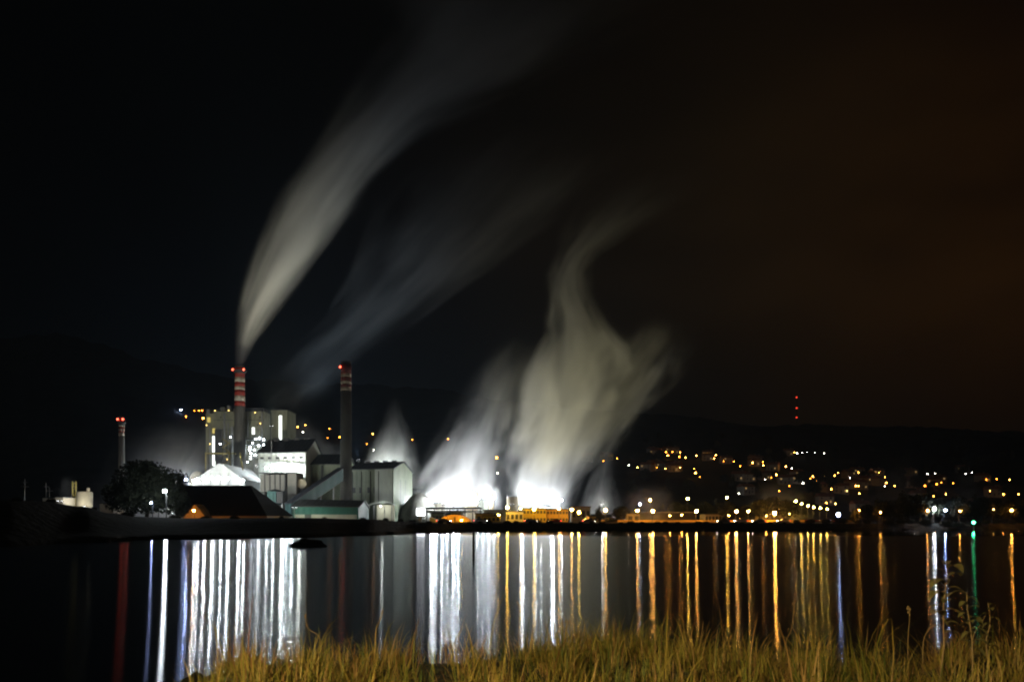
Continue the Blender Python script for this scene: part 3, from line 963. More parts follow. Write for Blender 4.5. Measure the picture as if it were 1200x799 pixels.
for f in (.1, .3, .5, .68):
    p = A_ + (B_ - A_) * f + an * .1
    g.tube(p + Vector((0, 0, 3)), p + Vector((0, 0, 26)), .22, n=5)
g.build('downpipe', M['dark'], t)
g = G()
for f in (.06, .2, .4, .6, .82, .94):
    p = A_ + (B_ - A_) * f + an * .06
    g.add([p - ab * .08 + Vector((0, 0, 3)), p + ab * .08 + Vector((0, 0, 3)), p + ab * .08 + Vector((0, 0, 26.3)), p - ab * .08 + Vector((0, 0, 26.3))], [(0, 1, 2, 3)])
g.build('wall_seam', M['dark'], t)
for f in (.14, .28, .46, .60):
    p = A_ + (B_ - A_) * f + an * .08
    G().add([p - ab * .7 + Vector((0, 0, 16)), p + ab * .7 + Vector((0, 0, 16)), p + ab * .7 + Vector((0, 0, 18.6)), p - ab * .7 + Vector((0, 0, 18.6))], [(0, 1, 2, 3)]).build('window', M['window'], t)
for f in (.2, .4, .6, .8):
    p = A_ + (B_ - A_) * f + (C_ - B_) * .5
    zr_ = Zp(541.5, 409)
    G().box(p.x - 1.1, p.x + 1.1, p.y - 1, p.y + 1, zr_ - .6, zr_ + 1.0).build('roof_vent', M['dark'], t)
# loading bay with rounded canopy and white glow in front of the machine hall
t = thing('loading_bay', 'lit loading bay under a curved canopy before the machine hall', 'loading bay', (*XY(448, 380), 2))
yl = 382
g = G()
n = 10
vs = []
for yy in (yl, yl + 9):
    for i in range(n + 1):
        f = i / n
        vs.append((x(428 + 33 * f, yl), yy, Zp(593.5 - 6 * math.sin(math.pi * (.1 + .75 * f)), yl)))
g.add(vs, [(i, i + 1, n + 2 + i, n + 1 + i) for i in range(n)])
cn = g.build('canopy', M['steel'], t)
so = cn.modifiers.new('thickness', 'SOLIDIFY'); so.thickness = .3
G().box(x(438, yl), x(459, yl), yl + 9, yl + 9.4, 2, Zp(591, yl)).build('back_wall', M['white'], t)
for px in (430, 438, 450.5, 459):
    G().box(x(px, yl) - .2, x(px, yl) + .2, yl + .2, yl + .6, 2, Zp(592, yl)).build('post', M['steel'], t)
G().ball(P(446, 592.6, yl + 5), .3, 1).build('ceiling_lamp', E['sign'], t)
lamp_light('POINT', 'ceiling_glow', P(448, 593.5, yl + 4), 1800, (.9, 1, .92), t, .4)

# filter block with bays
yf = 384
t = thing('filter_block', 'grey block of tall filter bays in front of the white hall', 'filter house', (*XY(325, yf), 2))
for k in range(5):
    a = 305 + k * 6.0
    G().box(x(a, yf), x(a + 4.6, yf), yf, yf + 8, Zp(576, yf), Zp(556, yf)).build('filter_bay', M['chimney'], t)
    G().box(x(a + 4.7, yf), x(a + 5.9, yf), yf - .4, yf + 7, 2, Zp(554.6, yf)).build('column', M['dark'], t)
G().box(x(336, yf), x(346.5, yf), yf + 1, yf + 14, 2, Zp(554.5, yf)).build('end_block', M['concrete'], t)
G().box(x(304, yf), x(347, yf), yf - .7, yf + 14.4, Zp(554.4, yf), Zp(553.4, yf)).build('roof_slab', M['dark'], t)
t = thing('horizontal_tank', 'pale round ended tank right of the filter block', 'tank', (*XY(352, 388), 2))
c = P(353.5, 566.5, 388)
G().tube(c, c + Vector((-2, 10, 0)), 2.1, n=20).build('shell', M['beige'], t)
G().box(c.x - 1, c.x + 1, 389, 396, 2, c.z - 1.9).build('cradle', M['dark'], t)
# small teal tower on legs
ys_ = 366
t = thing('teal_bin', 'small teal sheet bin on legs beside the dark warehouse', 'bin', (*XY(322, ys_), 2))
G().box(x(313, ys_), x(323.5, ys_), ys_, ys_ + 8, Zp(591, ys_), Zp(575, ys_)).build('body', M['teal'], t)
G().box(x(323.6, ys_), x(331, ys_), ys_ + .5, ys_ + 8, Zp(589, ys_), Zp(575, ys_)).build('side_hood', M['dark'], t)
G().add([(x(312.4, ys_), ys_ - .4, Zp(575, ys_) + .05), (x(331.6, ys_), ys_ - .4, Zp(576, ys_) + .05), (x(331.6, ys_), ys_ + 8.4, Zp(576, ys_) + .05), (x(312.4, ys_), ys_ + 8.4, Zp(575, ys_) + .05), (x(320, ys_), ys_ + 4, Zp(572.5, ys_))],
        [(0, 1, 4), (1, 2, 4), (2, 3, 4), (3, 0, 4), (0, 3, 2, 1)]).build('roof', M['roof'], t)
for px in (314, 323, 330):
    G().box(x(px, ys_) - .2, x(px, ys_) + .2, ys_ + .5, ys_ + .9, 2, Zp(590, ys_)).build('leg', M['steel'], t)

# low teal shed, its door, and the conveyor gallery
ysd = 318
t = gable('teal_shed', (*XY(343, ysd), 0), (*XY(420, ysd + 14), 0), (*XY(432, ysd + 40), 0), Zp(594, ysd + 4), Zp(586.5, ysd + 18), M['teal'], M['roof'], 'low teal sheet shed with a pale base and a black door', 'shed', 1.5, .6)
g = G()
a0, a1 = Vector((*XY(343.5, ysd), 0)), Vector((*XY(419.5, ysd + 14), 0))
an2 = Vector(((a1 - a0).normalized().y, -(a1 - a0).normalized().x, 0)) * .12
d_ = a1 - a0
for f0, f1 in ((.02, .17), (.27, .98)):
    p0, p1 = a0 + d_ * f0 + an2, a0 + d_ * f1 + an2
    g.add([p0 + Vector((0, 0, 1.5)), p1 + Vector((0, 0, 1.5)), p1 + Vector((0, 0, 5.4)), p0 + Vector((0, 0, 5.4))], [(0, 1, 2, 3)])
g.build('pale_base', M['concrete'], t)
p0, p1 = a0 + d_ * .175 + an2, a0 + d_ * .265 + an2
G().add([p0 + Vector((0, 0, 1.5)), p1 + Vector((0, 0, 1.5)), p1 + Vector((0, 0, 5.4)), p0 + Vector((0, 0, 5.4))], [(0, 1, 2, 3)]).build('door', M['dark'], t)
t = thing('conveyor_gallery', 'teal inclined conveyor gallery climbing to the dark chimney', 'conveyor', (*XY(350, 345), 2))
pa, pb = P(338, 605, 345), P(399, 563, 374)
dv = (pb - pa); sd = Vector((-dv.y, dv.x, 0)).normalized() * 1.6
g = G()
vs = []
for p in (pa, pb):
    vs += [p - sd, p + sd, p + sd + Vector((0, 0, 5.2)), p - sd + Vector((0, 0, 5.2))]
g.add(vs, [(0, 1, 5, 4), (1, 2, 6, 5), (3, 0, 4, 7), (0, 3, 2, 1), (4, 5, 6, 7)])
g.build('gallery_wall', M['teal'], t)
ov = Vector((0, 0, .05)); up = Vector((0, 0, .4))
vs = []
for p in (pa - dv * .01, pb + dv * .01):
    b5 = p + Vector((0, 0, 5.2)) + ov
    vs += [b5 - sd * 1.15, b5 + sd * 1.15, b5 + sd * 1.15 + up, b5 - sd * 1.15 + up]
G().add(vs, [(0, 1, 5, 4), (1, 2, 6, 5), (2, 3, 7, 6), (3, 0, 4, 7), (0, 3, 2, 1), (4, 5, 6, 7)]).build('gallery_roof', M['roof'], t)
for f in (.35, .6, .85):
    p = pa + dv * f
    G().tube((p.x, p.y, 2), (p.x, p.y, p.z), .3, n=6).build('support_leg', M['steel'], t)

# pipe bridge with yellow struts over the tent
t = thing('pipe_bridge', 'thin yellow steel pipe bridge above the white tent hall', 'pipe bridge', (*XY(265, 395), 2))
yp = 395
G().box(x(240, yp), x(276, yp), yp, yp + 1.2, Zp(531.6, yp), Zp(530.6, yp)).build('deck', M['lattice'], t)
for px0, px1 in ((241, 241), (268, 272), (281, 285.5)):
    G().tube(P(px1, 556, yp), P(px0, 530, yp), .3, n=5).build('strut', M['lattice'], t)
for px in (292, 300):
    pass

# grey lump hill of bark between machine hall and steam
t = G()
tag(t.lathe(x(489, 400), 408, [(11, 1.5), (9.5, 6), (7, 11), (4, 14.6), (1.2, 16.2), (.1, 16.4)], 20).build('chip_pile', mat('wood_chips', (.20, .19, .17), .95, .4, .6, .6), smooth=True),
    'rounded grey wood chip pile beside the machine hall gable', 'chip pile')
# lit white billboard like panel
t = thing('lit_panel', 'glaring white lit panel on a post beside the chip pile', 'light panel', (*XY(492, 300), 2))
G().box(x(488.3, 300), x(497.3, 300), 300, 300.5, Zp(603.5, 300), Zp(595.5, 300)).build('panel', E['sign'], t)
G().box(x(491, 300), x(494, 300), 300.05, 300.45, 2, Zp(603.6, 300)).build('post', M['white'], t)

# silos, columns and pipe racks amid the steam
ysi = 414
for i, (px, r, top, m, lab) in enumerate(((546.2, 1.25, 572, 'beige', 'pale slim silo, leftmost of the row in the steam'), (549.6, 1.3, 572.6, 'tan', 'tan silo, second of the row in the steam'),
                                          (553, 1.3, 574, 'tan', 'tan silo, third of the row in the steam'), (556.6, 1.4, 575.2, 'tan', 'darker tan silo, fourth and shortest of the row in the steam'))):
    X = x(px, ysi)
    t = thing('silo', lab, 'silo', (X, ysi, 2), 'row of silos in the steam')
    G().lathe(X, ysi, [(r, 2), (r, Zp(top, ysi) - .8)], 20).build('shell', M[m], t, True)
    G().lathe(X, ysi, [(r + .1, Zp(top, ysi) - .8), (r * .6, Zp(top, ysi) - .2), (.2, Zp(top, ysi))], 20).build('cap', M['steel'], t, True)
for px, Y, r, top, m, lab in ((513, 420, 3.4, 589, 'white', 'white tank drowned in bright steam left of the silos'), (569, 425, 3.8, 585, 'pale', 'pale tank right of the tan silos'),
                              (576, 410, 1.1, 578, 'tan', 'thin column standing right of the pale tank'), (600.5, 400, 2.6, 581, 'tan', 'tan round tower behind the tall yellow lamp'),
                              (641, 400, 2.2, 591.5, 'concrete', 'stout grey vat on the roofline behind the yellow building')):
    X = x(px, Y)
    t = thing('storage_tank', lab, 'tank', (X, Y, 2), 'tanks and columns of the mill yard')
    zt2 = Zp(top, Y)
    G().lathe(X, Y, [(r, 2), (r, zt2 - .5)], 24).build('shell', M[m], t, True)
    G().lathe(X, Y, [(r + .12, zt2 - .5), (r * .7, zt2 - .1), (.3, zt2 + .25)], 24).build('lid', M['steel'], t, True)
    g = G()
    for k in range(12):
        a = k * math.tau / 12
        g.tube((X + r * math.cos(a), Y + r * math.sin(a), zt2 - .5), (X + r * math.cos(a), Y + r * math.sin(a), zt2 + .8), .06, n=4)
    g.build('railing', M['steel'], t)
t = thing('pipe_rack', 'long steel pipe rack crossing below the silos', 'pipe rack', (*XY(530, 360), 2))
yr_ = 360
for k, px in enumerate(range(500, 566, 9)):
    G().box(x(px, yr_) - .2, x(px, yr_) + .2, yr_, yr_ + .4, 1.8, Zp(596, yr_)).build('column', M['dark'], t)
for py in (596.5, 600.5):
    g = G()
    g.box(x(499, yr_), x(565, yr_), yr_ - .1, yr_ + .5, Zp(py, yr_), Zp(py, yr_) + .35)
    g.build('beam', M['steel'], t)
    for k in range(3):
        G().tube((x(499, yr_), yr_ + .9 + k * .7, Zp(py, yr_) + .65), (x(565, yr_), yr_ + .9 + k * .7, Zp(py, yr_) + .65), .26, n=8).build('pipe', M['steel'], t)
rb = random.Random(5)
for px0, px1, top, Y, m, lab in ((505, 520, 601.5, 330, 'panel', 'low grey utility building left of the orange marquee'), (528, 541, 599, 345, 'concrete', 'flat grey hut behind the orange marquee'),
                                 (557, 578, 602, 335, 'ochre', 'flat ochre shed right of the pipe rack'), (567, 593, 597.8, 380, 'beige', 'long beige shed before the thin column')):
    t = thing('utility_building', lab, 'building', (*XY((px0 + px1) / 2, Y), 2), 'small buildings of the mill yard')
    G().box(x(px0, Y), x(px1, Y), Y, Y + 10, 1.8, Zp(top, Y)).build('wall', M[m], t)
    G().box(x(px0, Y) - .4, x(px1, Y) + .4, Y - .4, Y + 10.4, Zp(top, Y), Zp(top, Y) + .35).build('roof', M['roof'], t)
    for k in range(3):
        xx = x(px0 + (px1 - px0) * (.2 + .28 * k), Y)
        G().box(xx - .5, xx + .5, Y - .06, Y - .01, Zp(top, Y) - 2.2, Zp(top, Y) - 1).build('window', M['window'], t)

# orange marquee
ym = 300
t = thing('marquee', 'wide orange lit marquee with a curved roof by the road', 'marquee', (*XY(531, ym), 2))
n = 14
prof = []
for i in range(n + 1):
    f = i / n
    prof.append((x(515 + 37 * f, ym), Zp(612.4 - 10.0 * math.sin(math.pi * (f * .86 + .09)) ** .7, ym)))
g = G()
g.add([(a, ym, b_) for a, b_ in prof] + [(a, ym + 9, b_) for a, b_ in prof], [(i, i + 1, n + 2 + i, n + 1 + i) for i in range(n)])
g.build('canopy', M['orange'], t)
G().add([(prof[0][0], ym + .2, 1.6)] + [(a, ym + .2, b_ - .08) for a, b_ in prof] + [(prof[-1][0], ym + .2, 1.6)], [tuple(range(n + 3))]).build('end_wall', M['orange'], t)
G().ball(P(522, 609, ym - 2.5), .22, 1).build('added_bulb', E['yellow'], t); G().ball(P(541, 609.5, ym - 2.5), .22, 1).build('added_bulb', E['yellow'], t)  # two bulbs added to light the marquee front
for px in (524, 533, 542):
    G().box(x(px, ym) - .08, x(px, ym) + .08, ym - .1, ym + .15, 1.8, Zp(605, ym)).build('post', M['dark'], t)
t = thing('small_tent', 'pale small tent left of the orange marquee', 'tent', (*XY(508, ym), 2))
G().add([(x(503, ym), ym, 1.8), (x(516, ym), ym, 1.8), (x(516, ym), ym, Zp(610, ym)), (x(503.5, ym), ym, Zp(605.5, ym)), (x(503, ym), ym + 6, 1.8), (x(516, ym), ym + 6, 1.8), (x(516, ym), ym + 6, Zp(610, ym)), (x(503.5, ym), ym + 6, Zp(605.5, ym))],
        [(0, 1, 2, 3), (1, 5, 6, 2), (2, 6, 7, 3), (4, 0, 3, 7)]).build('cover', M['beige'], t)


# yellow office block, beige block etc. along the road
def block(px0, px1, top, Y, depth, wall, lab, name='office_block', floors=2, nwin=10, roofm='roof', z0=1.9):
    t = thing(name, lab, 'building', (*XY((px0 + px1) / 2, Y), z0))
    X0, X1, zt3 = x(px0, Y), x(px1, Y), Zp(top, Y)
    G().box(X0, X1, Y, Y + depth, z0, zt3).build('wall', M[wall], t)
    G().box(X0 - .3, X1 + .3, Y - .35, Y + depth + .3, zt3, zt3 + .3).build('roof', M[roofm], t)
    fh = (zt3 - z0) / floors
    for f in range(floors):
        for k in range(nwin):
            xx = X0 + (X1 - X0) * (k + .5) / nwin
            w = (X1 - X0) / nwin * .33
            wn = G().box(xx - w, xx + w, Y - .05, Y - .01, z0 + fh * (f + .38), z0 + fh * (f + .78)).build('window', M['window'], t)
            if f == 0 and k % 4 == 1:
                pass
    return t


block(613, 640, 596.2, 312, 12, 'yellow', 'yellow two storey office block with a window row, lit by lamps', floors=2, nwin=7)
block(640.5, 666, 597, 314, 12, 'ochre', 'ochre two storey block right of the yellow office block', floors=2, nwin=7)
block(593, 613, 599.5, 308, 10, 'beige', 'beige low block with a dark roof left of the yellow office block', floors=1, nwin=4)
block(690, 705, 605, 300, 8, 'ochre', 'small orange lit shed near the pine tree', 'roadside_shed', 1, 3)
block(566, 586, 604.5, 302, 8, 'yellow', 'low yellow kiosk building left of the beige block', 'kiosk', 1, 4)
block(670, 692, 594, 350, 10, 'concrete', 'flat building with a reddish roof behind the pair of lamps', 'depot', 1, 4, 'tile')
block(722, 816, 600.5, 330, 14, 'dark', 'long low grey shed stretching behind the street lamps', 'long_shed', 1, 6, 'steel')
block(735, 750, 602, 318, 8, 'beige', 'pale hut in front of the long grey shed', 'hut', 1, 2)
for px in (826, 833, 842):
    pass
block(826, 846, 602.5, 325, 9, 'white', 'white house front lit between the shed and the lit cars', 'roadside_house', 1, 5)
block(893, 912, 601, 330, 9, 'ochre', 'ochre house glowing behind the biggest orange lamp', 'roadside_house', 1, 4)

# left distant plant
yg = 300
X = x(99, yg)
t = thing('silo', 'wide lit silo at far left beyond the dark slope', 'silo', (X, yg, 3))
G().lathe(X, yg, [(2.7, 3), (2.7, Zp(577, yg))], 28).build('shell', M['beige'], t, True)
G().lathe(X, yg, [(2.75, Zp(577, yg)), (2.2, Zp(576, yg)), (.4, Zp(575.6, yg))], 28).build('cap', M['beige'], t, True)
G().lathe(x(103.4, yg), yg, [(.5, Zp(576, yg)), (.5, Zp(571.5, yg))], 12).build('vent', M['beige'], t, True)
t = thing('conveyor_tower', 'slender yellowish lattice tower beside the far left silo', 'tower', (x(88.5, yg), yg, 3))
for px in (86.5, 90.5):
    G().box(x(px, yg) - .15, x(px, yg) + .15, yg - 1, yg - .7, 3, Zp(564, yg)).build('post', M['lattice'], t)
g = G()
for k in range(8):
    za, zc = Zp(592 - k * 3.4, yg), Zp(588.6 - k * 3.4, yg)
    a, b_ = (86.5, 90.5) if k % 2 else (90.5, 86.5)
    g.tube((x(a, yg), yg - .9, za), (x(b_, yg), yg - .9, zc), .1, n=4)
g.build('bracing', M['lattice'], t)
for px0, px1, top, Y, m, lab in ((50, 64, 583.5, 290, 'beige', 'low dim shed at the far left skyline'), (64.5, 74, 582.8, 288, 'white', 'small white lit shed left of the lattice tower'),
                                 (117, 133, 590, 280, 'beige', 'pale low shed half hidden behind the round tree')):
    t = thing('yard_shed', lab, 'shed', (*XY((px0 + px1) / 2, Y), 3), 'sheds at the far left yard')
    G().box(x(px0, Y), x(px1, Y), Y, Y + 8, 2, Zp(top, Y)).build('wall', M[m], t)
    G().box(x(px0, Y) - .2, x(px1, Y) + .2, Y - .2, Y + 8, Zp(top, Y), Zp(top, Y) + .25).build('roof', M['roof'], t)
for px, top, lab in ((29, 561, 'thin far left pylon mast with a crossarm'), (54, 566, 'thin mast behind the dim far left shed'), (58, 571, 'short mast beside the thin mast of the dim shed')):
    X = x(px, 320)
    t = thing('pylon', lab, 'mast', (X, 320, 3), 'thin masts at the far left')
    G().tube((X, 320, 3), (X, 320, Zp(top, 320)), .22, .1, 5).build('pole', M['steel'], t)
    G().tube((X - 1.2, 320, Zp(top + 4, 320)), (X + 1.2, 320, Zp(top + 4, 320)), .09, n=4).build('crossarm', M['steel'], t)
    if px == 29:
        G().tube((X - 1.5, 320, Zp(top + 9, 320)), (X + 1.5, 320, Zp(top + 9, 320)), .09, n=4).build('crossarm', M['steel'], t)

# ------------------------------------------------------------------ road, parapet, cars
def strip(name, off0, off1, dz, m, px0=500, px1=1900, kind='structure'):
    g = G(); vs = []
    pxs = list(range(px0, px1 + 1, 20))
    for px in pxs:
        s = lerp_table(SHORE, px)
        for o in (off0, off1):
            vs.append(((px - 600) * (s + o) / F, s + o, PLANT + dz))
    g.add(vs, [(2 * i, 2 * i + 2, 2 * i + 3, 2 * i + 1) for i in range(len(pxs) - 1)])
    return tag(g.build(name, m), kind=kind)


strip('road', 17.5, 26.5, .06, M['asphalt'])
strip('road_marking', 21.9, 22.1, .07, M['paint'])
strip('pavement', 27, 30, .18, M['concrete'])
g = G(); vs = []
pxs = list(range(500, 1010, 10))
for px in pxs:
    s = lerp_table(SHORE, px)
    for o, z in ((16.0, 1.4), (16.4, 1.4), (16.4, 2.62), (16.0, 2.62)):
        vs.append(((px - 600) * (s + o) / F, s + o, z))
fs = []
for i in range(len(pxs) - 1):
    a, b_ = 4 * i, 4 * i + 4
    fs += [(a, b_, b_ + 3, a + 3), (a + 3, b_ + 3, b_ + 2, a + 2), (a + 2, b_ + 2, b_ + 1, a + 1)]
tag(g.add(vs, fs).build('added_parapet', M['concrete']), 'long low concrete parapet added as a bright line along the waterfront road', 'wall')  # wall added for the bright line of guardrail and light trails


g = G(); vs = []
pxs = list(range(700, 1001, 10))
for px in pxs:
    s = lerp_table(SHORE, px) + 35
    for o, z in ((0, 1.6), (.3, 1.6), (.3, 3.25), (0, 3.25)):
        vs.append(((px - 600) * (s + o) / F, s + o, z))
fs = []
for i in range(len(pxs) - 1):
    a, b_ = 4 * i, 4 * i + 4
    fs += [(a, b_, b_ + 3, a + 3), (a + 3, b_ + 3, b_ + 2, a + 2), (a + 2, b_ + 2, b_ + 1, a + 1)]
tag(g.add(vs, fs).build('added_glow_wall', M['ochre']), 'low wall added to catch orange lamp light along the back of the waterfront road', 'wall')  # wall added so the street lamps make a glowing orange strip


def make_car(paint, label):
    t = thing('parked_car', label, 'car', (0, 0, 0), 'cars stopped on the waterfront road')
    # body, long axis x
    pr = [(-2.1, .35), (-2.15, .7), (-2.0, .95), (-1.3, 1.0), (1.0, .98), (1.9, .82), (2.12, .6), (2.1, .35)]
    cab = [(-1.75, .97), (-1.2, 1.45), (.2, 1.47), (1.05, .96)]
    def extr(prof, w0, w1=None):
        w1 = w1 or w0
        n = len(prof); g = G()
        zs = [p[1] for p in prof]; lo, hi = min(zs), max(zs)
        vv = []
        for sgn in (-1, 1):
            for px_, pz in prof:
                w = w0 + (w1 - w0) * (pz - lo) / (hi - lo)
                vv.append((px_, sgn * w, pz))
        g.add(vv, [tuple(range(n)), tuple(range(2 * n - 1, n - 1, -1))] + [(i, n + i, n + (i + 1) % n, (i + 1) % n) for i in range(n)])
        return g
    extr(pr, .86, .84).build('body', paint, t)
    extr(cab, .80, .64).build('cabin', M['window'], t)
    extr([(-1.2, 1.44), (-1.15, 1.5), (.15, 1.52), (.22, 1.46)], .64, .58).build('roof', paint, t)
    for xx in (-1.3, 1.3):
        for s in (-1, 1):
            w = G().tube((xx, s * .70, .32), (xx, s * .89, .32), .32, n=16).build('wheel', M['rubber'], t)
            G().tube((xx, s * .885, .32), (xx, s * .90, .32), .19, n=12).build('rim', M['alloy'], w)
    for s in (-1, 1):
        G().ball((2.06, s * .62, .68), .14, 1, sq=(.6, 1.2, .8)).build('headlight', E['head'], t)
        G().box(-2.19, -2.12, s * .68 - .14, s * .68 + .14, .68, .84).build('tail_light', E['tail'], t)
    return t


cars = [(520, 'cargrey', 0, 'grey car before the orange marquee'), (563, 'carwhite', 0, 'white car at the ochre shed right of the marquee'), (622, 'carblue', 0, 'blue car in front of the yellow office block'),
        (650, 'carred', 1, 'red car in front of the ochre block'), (848, 'cargrey', 1, 'grey car, leftmost of the lit cars under the lamp pair'), (868, 'carwhite', 1, 'white car below the lamp pair with headlights on'),
        (889, 'carblue', 1, 'blue car left of the biggest orange lamp'), (918, 'carwhite', 1, 'white car just right of the biggest orange lamp'), (952, 'carred', 0, 'red car with tail lights under the lit terrace row'),
        (690, 'cargrey', 0, 'grey car by the small orange shed'), (985, 'cargrey', 0, 'grey car under the glaring blue white floodlight')]
cproto = {}
for px, pm, flip, lab in cars:
    s = lerp_table(SHORE, px) + (19.6 if flip else 24.2)
    if pm in cproto:
        o = copy_tree(cproto[pm]); tag(o, lab)
    else:
        o = make_car(M[pm], lab); cproto[pm] = o
    o.location = ((px - 600) * s / F, s, PLANT + .06)
    o.rotation_euler.z = (math.pi if flip else 0) + R(1.5) + (R(-12) if flip else R(8))

# navigation beacon with green light, mooring post, rock
t = thing('beacon', 'green navigation light on a post at the right shore', 'beacon', P(1141, 619, 268))
c = P(1141, 612, 262)
G().tube((c.x, c.y, -1), (c.x, c.y, c.z - .3), .14).build('post', M['steel'], t)
G().ball(c, .34, 2).build('green_lamp', E['green'], t)
G().lathe(c.x, c.y, [(.3, c.z + .3), (.1, c.z + .55)], 10).build('cap', M['dark'], t)
t = thing('mooring_post', 'thin dark mooring post rising from the water', 'post', P(555, 652, 71))
c = P(555, 652, 71)
G().tube((c.x, c.y, -1.5), (c.x, c.y, Zp(622.5, 71)), .10, .085, 8).build('post', M['bark'], t)
G().lathe(c.x, c.y, [(.12, Zp(622.5, 71)), (.12, Zp(622, 71) + .04)], 8).build('cap', M['dark'], t)
g = G()
bm = bmesh.new(); bmesh.ops.create_icosphere(bm, subdivisions=4, radius=1)
c = P(361, 640.5, 98)
for v in bm.verts:
    n_ = 1 + .35 * mnoise.fractal(v.co * 1.6 + Vector((3, 1, 2)), 1, 2, 4)
    v.co = Vector((c.x + v.co.x * 1.75 * n_ * (1 - .25 * max(0, v.co.z)), c.y + v.co.y * 1.2 * n_, .05 + v.co.z * 1.0 * n_))
g.add([v.co.copy() for v in bm.verts], [tuple(q.index for q in f.verts) for f in bm.faces]); bm.free()
tag(g.build('rock', M['rock'], smooth=True), 'dark rounded rock breaking the water below the left shore', 'rock')

# small boulders along the left and right water's edge
for i, (px, off) in enumerate(((120, -1), (168, -.5), (232, -.6), (300, -.3), (402, 0), (455, -.6), (530, -.5), (610, 0), (720, -.2), (820, -.1), (930, -.3), (1060, -.1))):
    s = lerp_table(SHORE, px) + off
    rr = random.Random(i)
    g = G()
    bm = bmesh.new(); bmesh.ops.create_icosphere(bm, subdivisions=2, radius=1)
    for v in bm.verts:
        n_ = 1 + .4 * mnoise.noise(v.co * 1.5 + Vector((i * 3.1, 0, 0)))
        v.co = Vector(((px - 600) * s / F + v.co.x * 1.4 * n_, s + v.co.y * n_, .15 + v.co.z * .55 * n_))
    g.add([v.co.copy() for v in bm.verts], [tuple(q.index for q in f.verts) for f in bm.faces]); bm.free()
    tag(g.build('boulder', M['rock'], smooth=True), 'dark boulder lying at the foot of the far bank', 'boulder', 'boulders along the far bank')


# ------------------------------------------------------------------ trees
def leafcloud(g, blobs, nleaf, size, rg):
    """leaf faces through the volume of several overlapping lobes"""
    tot = sum(b[3] * b[4] * b[5] for b in blobs)
    for bx, by, bz, rx, ry, rz in blobs:
        n = int(nleaf * rx * ry * rz / tot)
        for _ in range(n):
            d = Vector((rg.gauss(0, 1), rg.gauss(0, 1), rg.gauss(0, 1))).normalized()
            q = rg.random() ** .38
            if mnoise.noise(Vector((d.x * 2.2 + bx, d.y * 2.2, d.z * 2.2 + bz))) < -.22 and q > .7:
                continue
            c = Vector((bx + d.x * rx * q, by + d.y * ry * q, bz + d.z * rz * q))
            a = Vector((rg.gauss(0, 1), rg.gauss(0, 1), rg.gauss(0, .7))).normalized()
            b2 = a.cross(Vector((rg.gauss(0, 1), rg.gauss(0, 1), rg.gauss(0, 1)))).normalized()
            s = size * (.6 + .8 * rg.random())
            g.add([c - a * s, c - b2 * s * .55, c + a * s, c + b2 * s * .55], [(0, 1, 2, 3)])


def make_tree(name, label, cat, blobs, trunk_h, trunk_r, nleaf, size, seed, group=None):
    rg = random.Random(seed)
    t = thing(name, label, cat, (0, 0, 0), group)
    g = G()
    g.path([(0, 0, -1), (.1, 0, trunk_h * .5), (-.1, .1, trunk_h)], [trunk_r, trunk_r * .8, trunk_r * .6], 9)
    for b_ in blobs:
        g.path([(-.1, .1, trunk_h * .8), ((b_[0]) * .5, b_[1] * .5, (trunk_h + b_[2]) * .5), (b_[0], b_[1], b_[2])], [trunk_r * .45, trunk_r * .28, trunk_r * .1], 6)
    g.build('trunk', M['bark'], t)
    g = G(); leafcloud(g, blobs, nleaf, size, rg)
    g.build('crown', M['leaf'], t)
    return t


# the big round tree on the left peninsula: 100 px wide, about 66 px tall at Y=195
Yt = 196
k = Yt / 1000.0
def bl(px, py, rx, ry):
    return ((px - 172) * k, rnd.uniform(-2, 2), (607 - py) * k, rx * k, rx * k * .9, ry * k)
big = make_tree('round_tree', 'big dark round crowned tree before the lit mill', 'tree',
                [bl(165, 563, 30, 24), bl(148, 580, 25, 20), bl(190, 566, 24, 20), bl(172, 582, 34, 20), bl(208, 562, 13, 13), bl(136, 588, 13, 13), bl(200, 582, 22, 20), bl(212, 590, 12, 16), bl(178, 552, 20, 14)],
                3.4, .5, 21000, .30, 4)
p = P(172, 607, Yt); big.location = (p.x, Yt, p.z)

tproto = [make_tree('dark_tree', 'x', 'tree', [(0, 0, 4.2, 3.0, 3.0, 2.3), (-1.4, .5, 3.2, 2.0, 2.0, 1.6), (1.5, -.4, 3.4, 1.9, 2.0, 1.7), (.2, .3, 5.5, 1.8, 1.8, 1.3)], 2.2, .22, 2600, .26, 11),
          make_tree('dark_tree', 'x', 'tree', [(0, 0, 3.2, 1.5, 1.5, 2.4), (-.6, .3, 4.8, 1.1, 1.1, 1.6), (.7, -.2, 2.4, 1.5, 1.4, 1.3), (.2, 0, 6.2, .7, .7, 1.2)], 1.8, .18, 1800, .22, 12),
          make_tree('dark_shrub', 'x', 'shrub', [(0, 0, 1.0, 2.2, 1.8, 1.2), (1.4, .3, .9, 1.5, 1.4, 1.0), (-1.5, -.2, .8, 1.5, 1.3, .9)], .5, .12, 1500, .2, 13)]
tused = [False] * 3


def plant(kind, px, Y, s, label, sz=None, group='dark trees along the far shore', zoff=0.0):
    o = copy_tree(tproto[kind]) if tused[kind] else tproto[kind]
    tused[kind] = True
    X = (px - 600) * Y / F
    o.location = (X, Y, ground_at(X, Y) + zoff)
    o.scale = (s, s, sz or s)
    o.rotation_euler.z = (px * 1.7) % 6.28
    tag(o, label, 'shrub' if kind == 2 else 'tree', group)
    return o


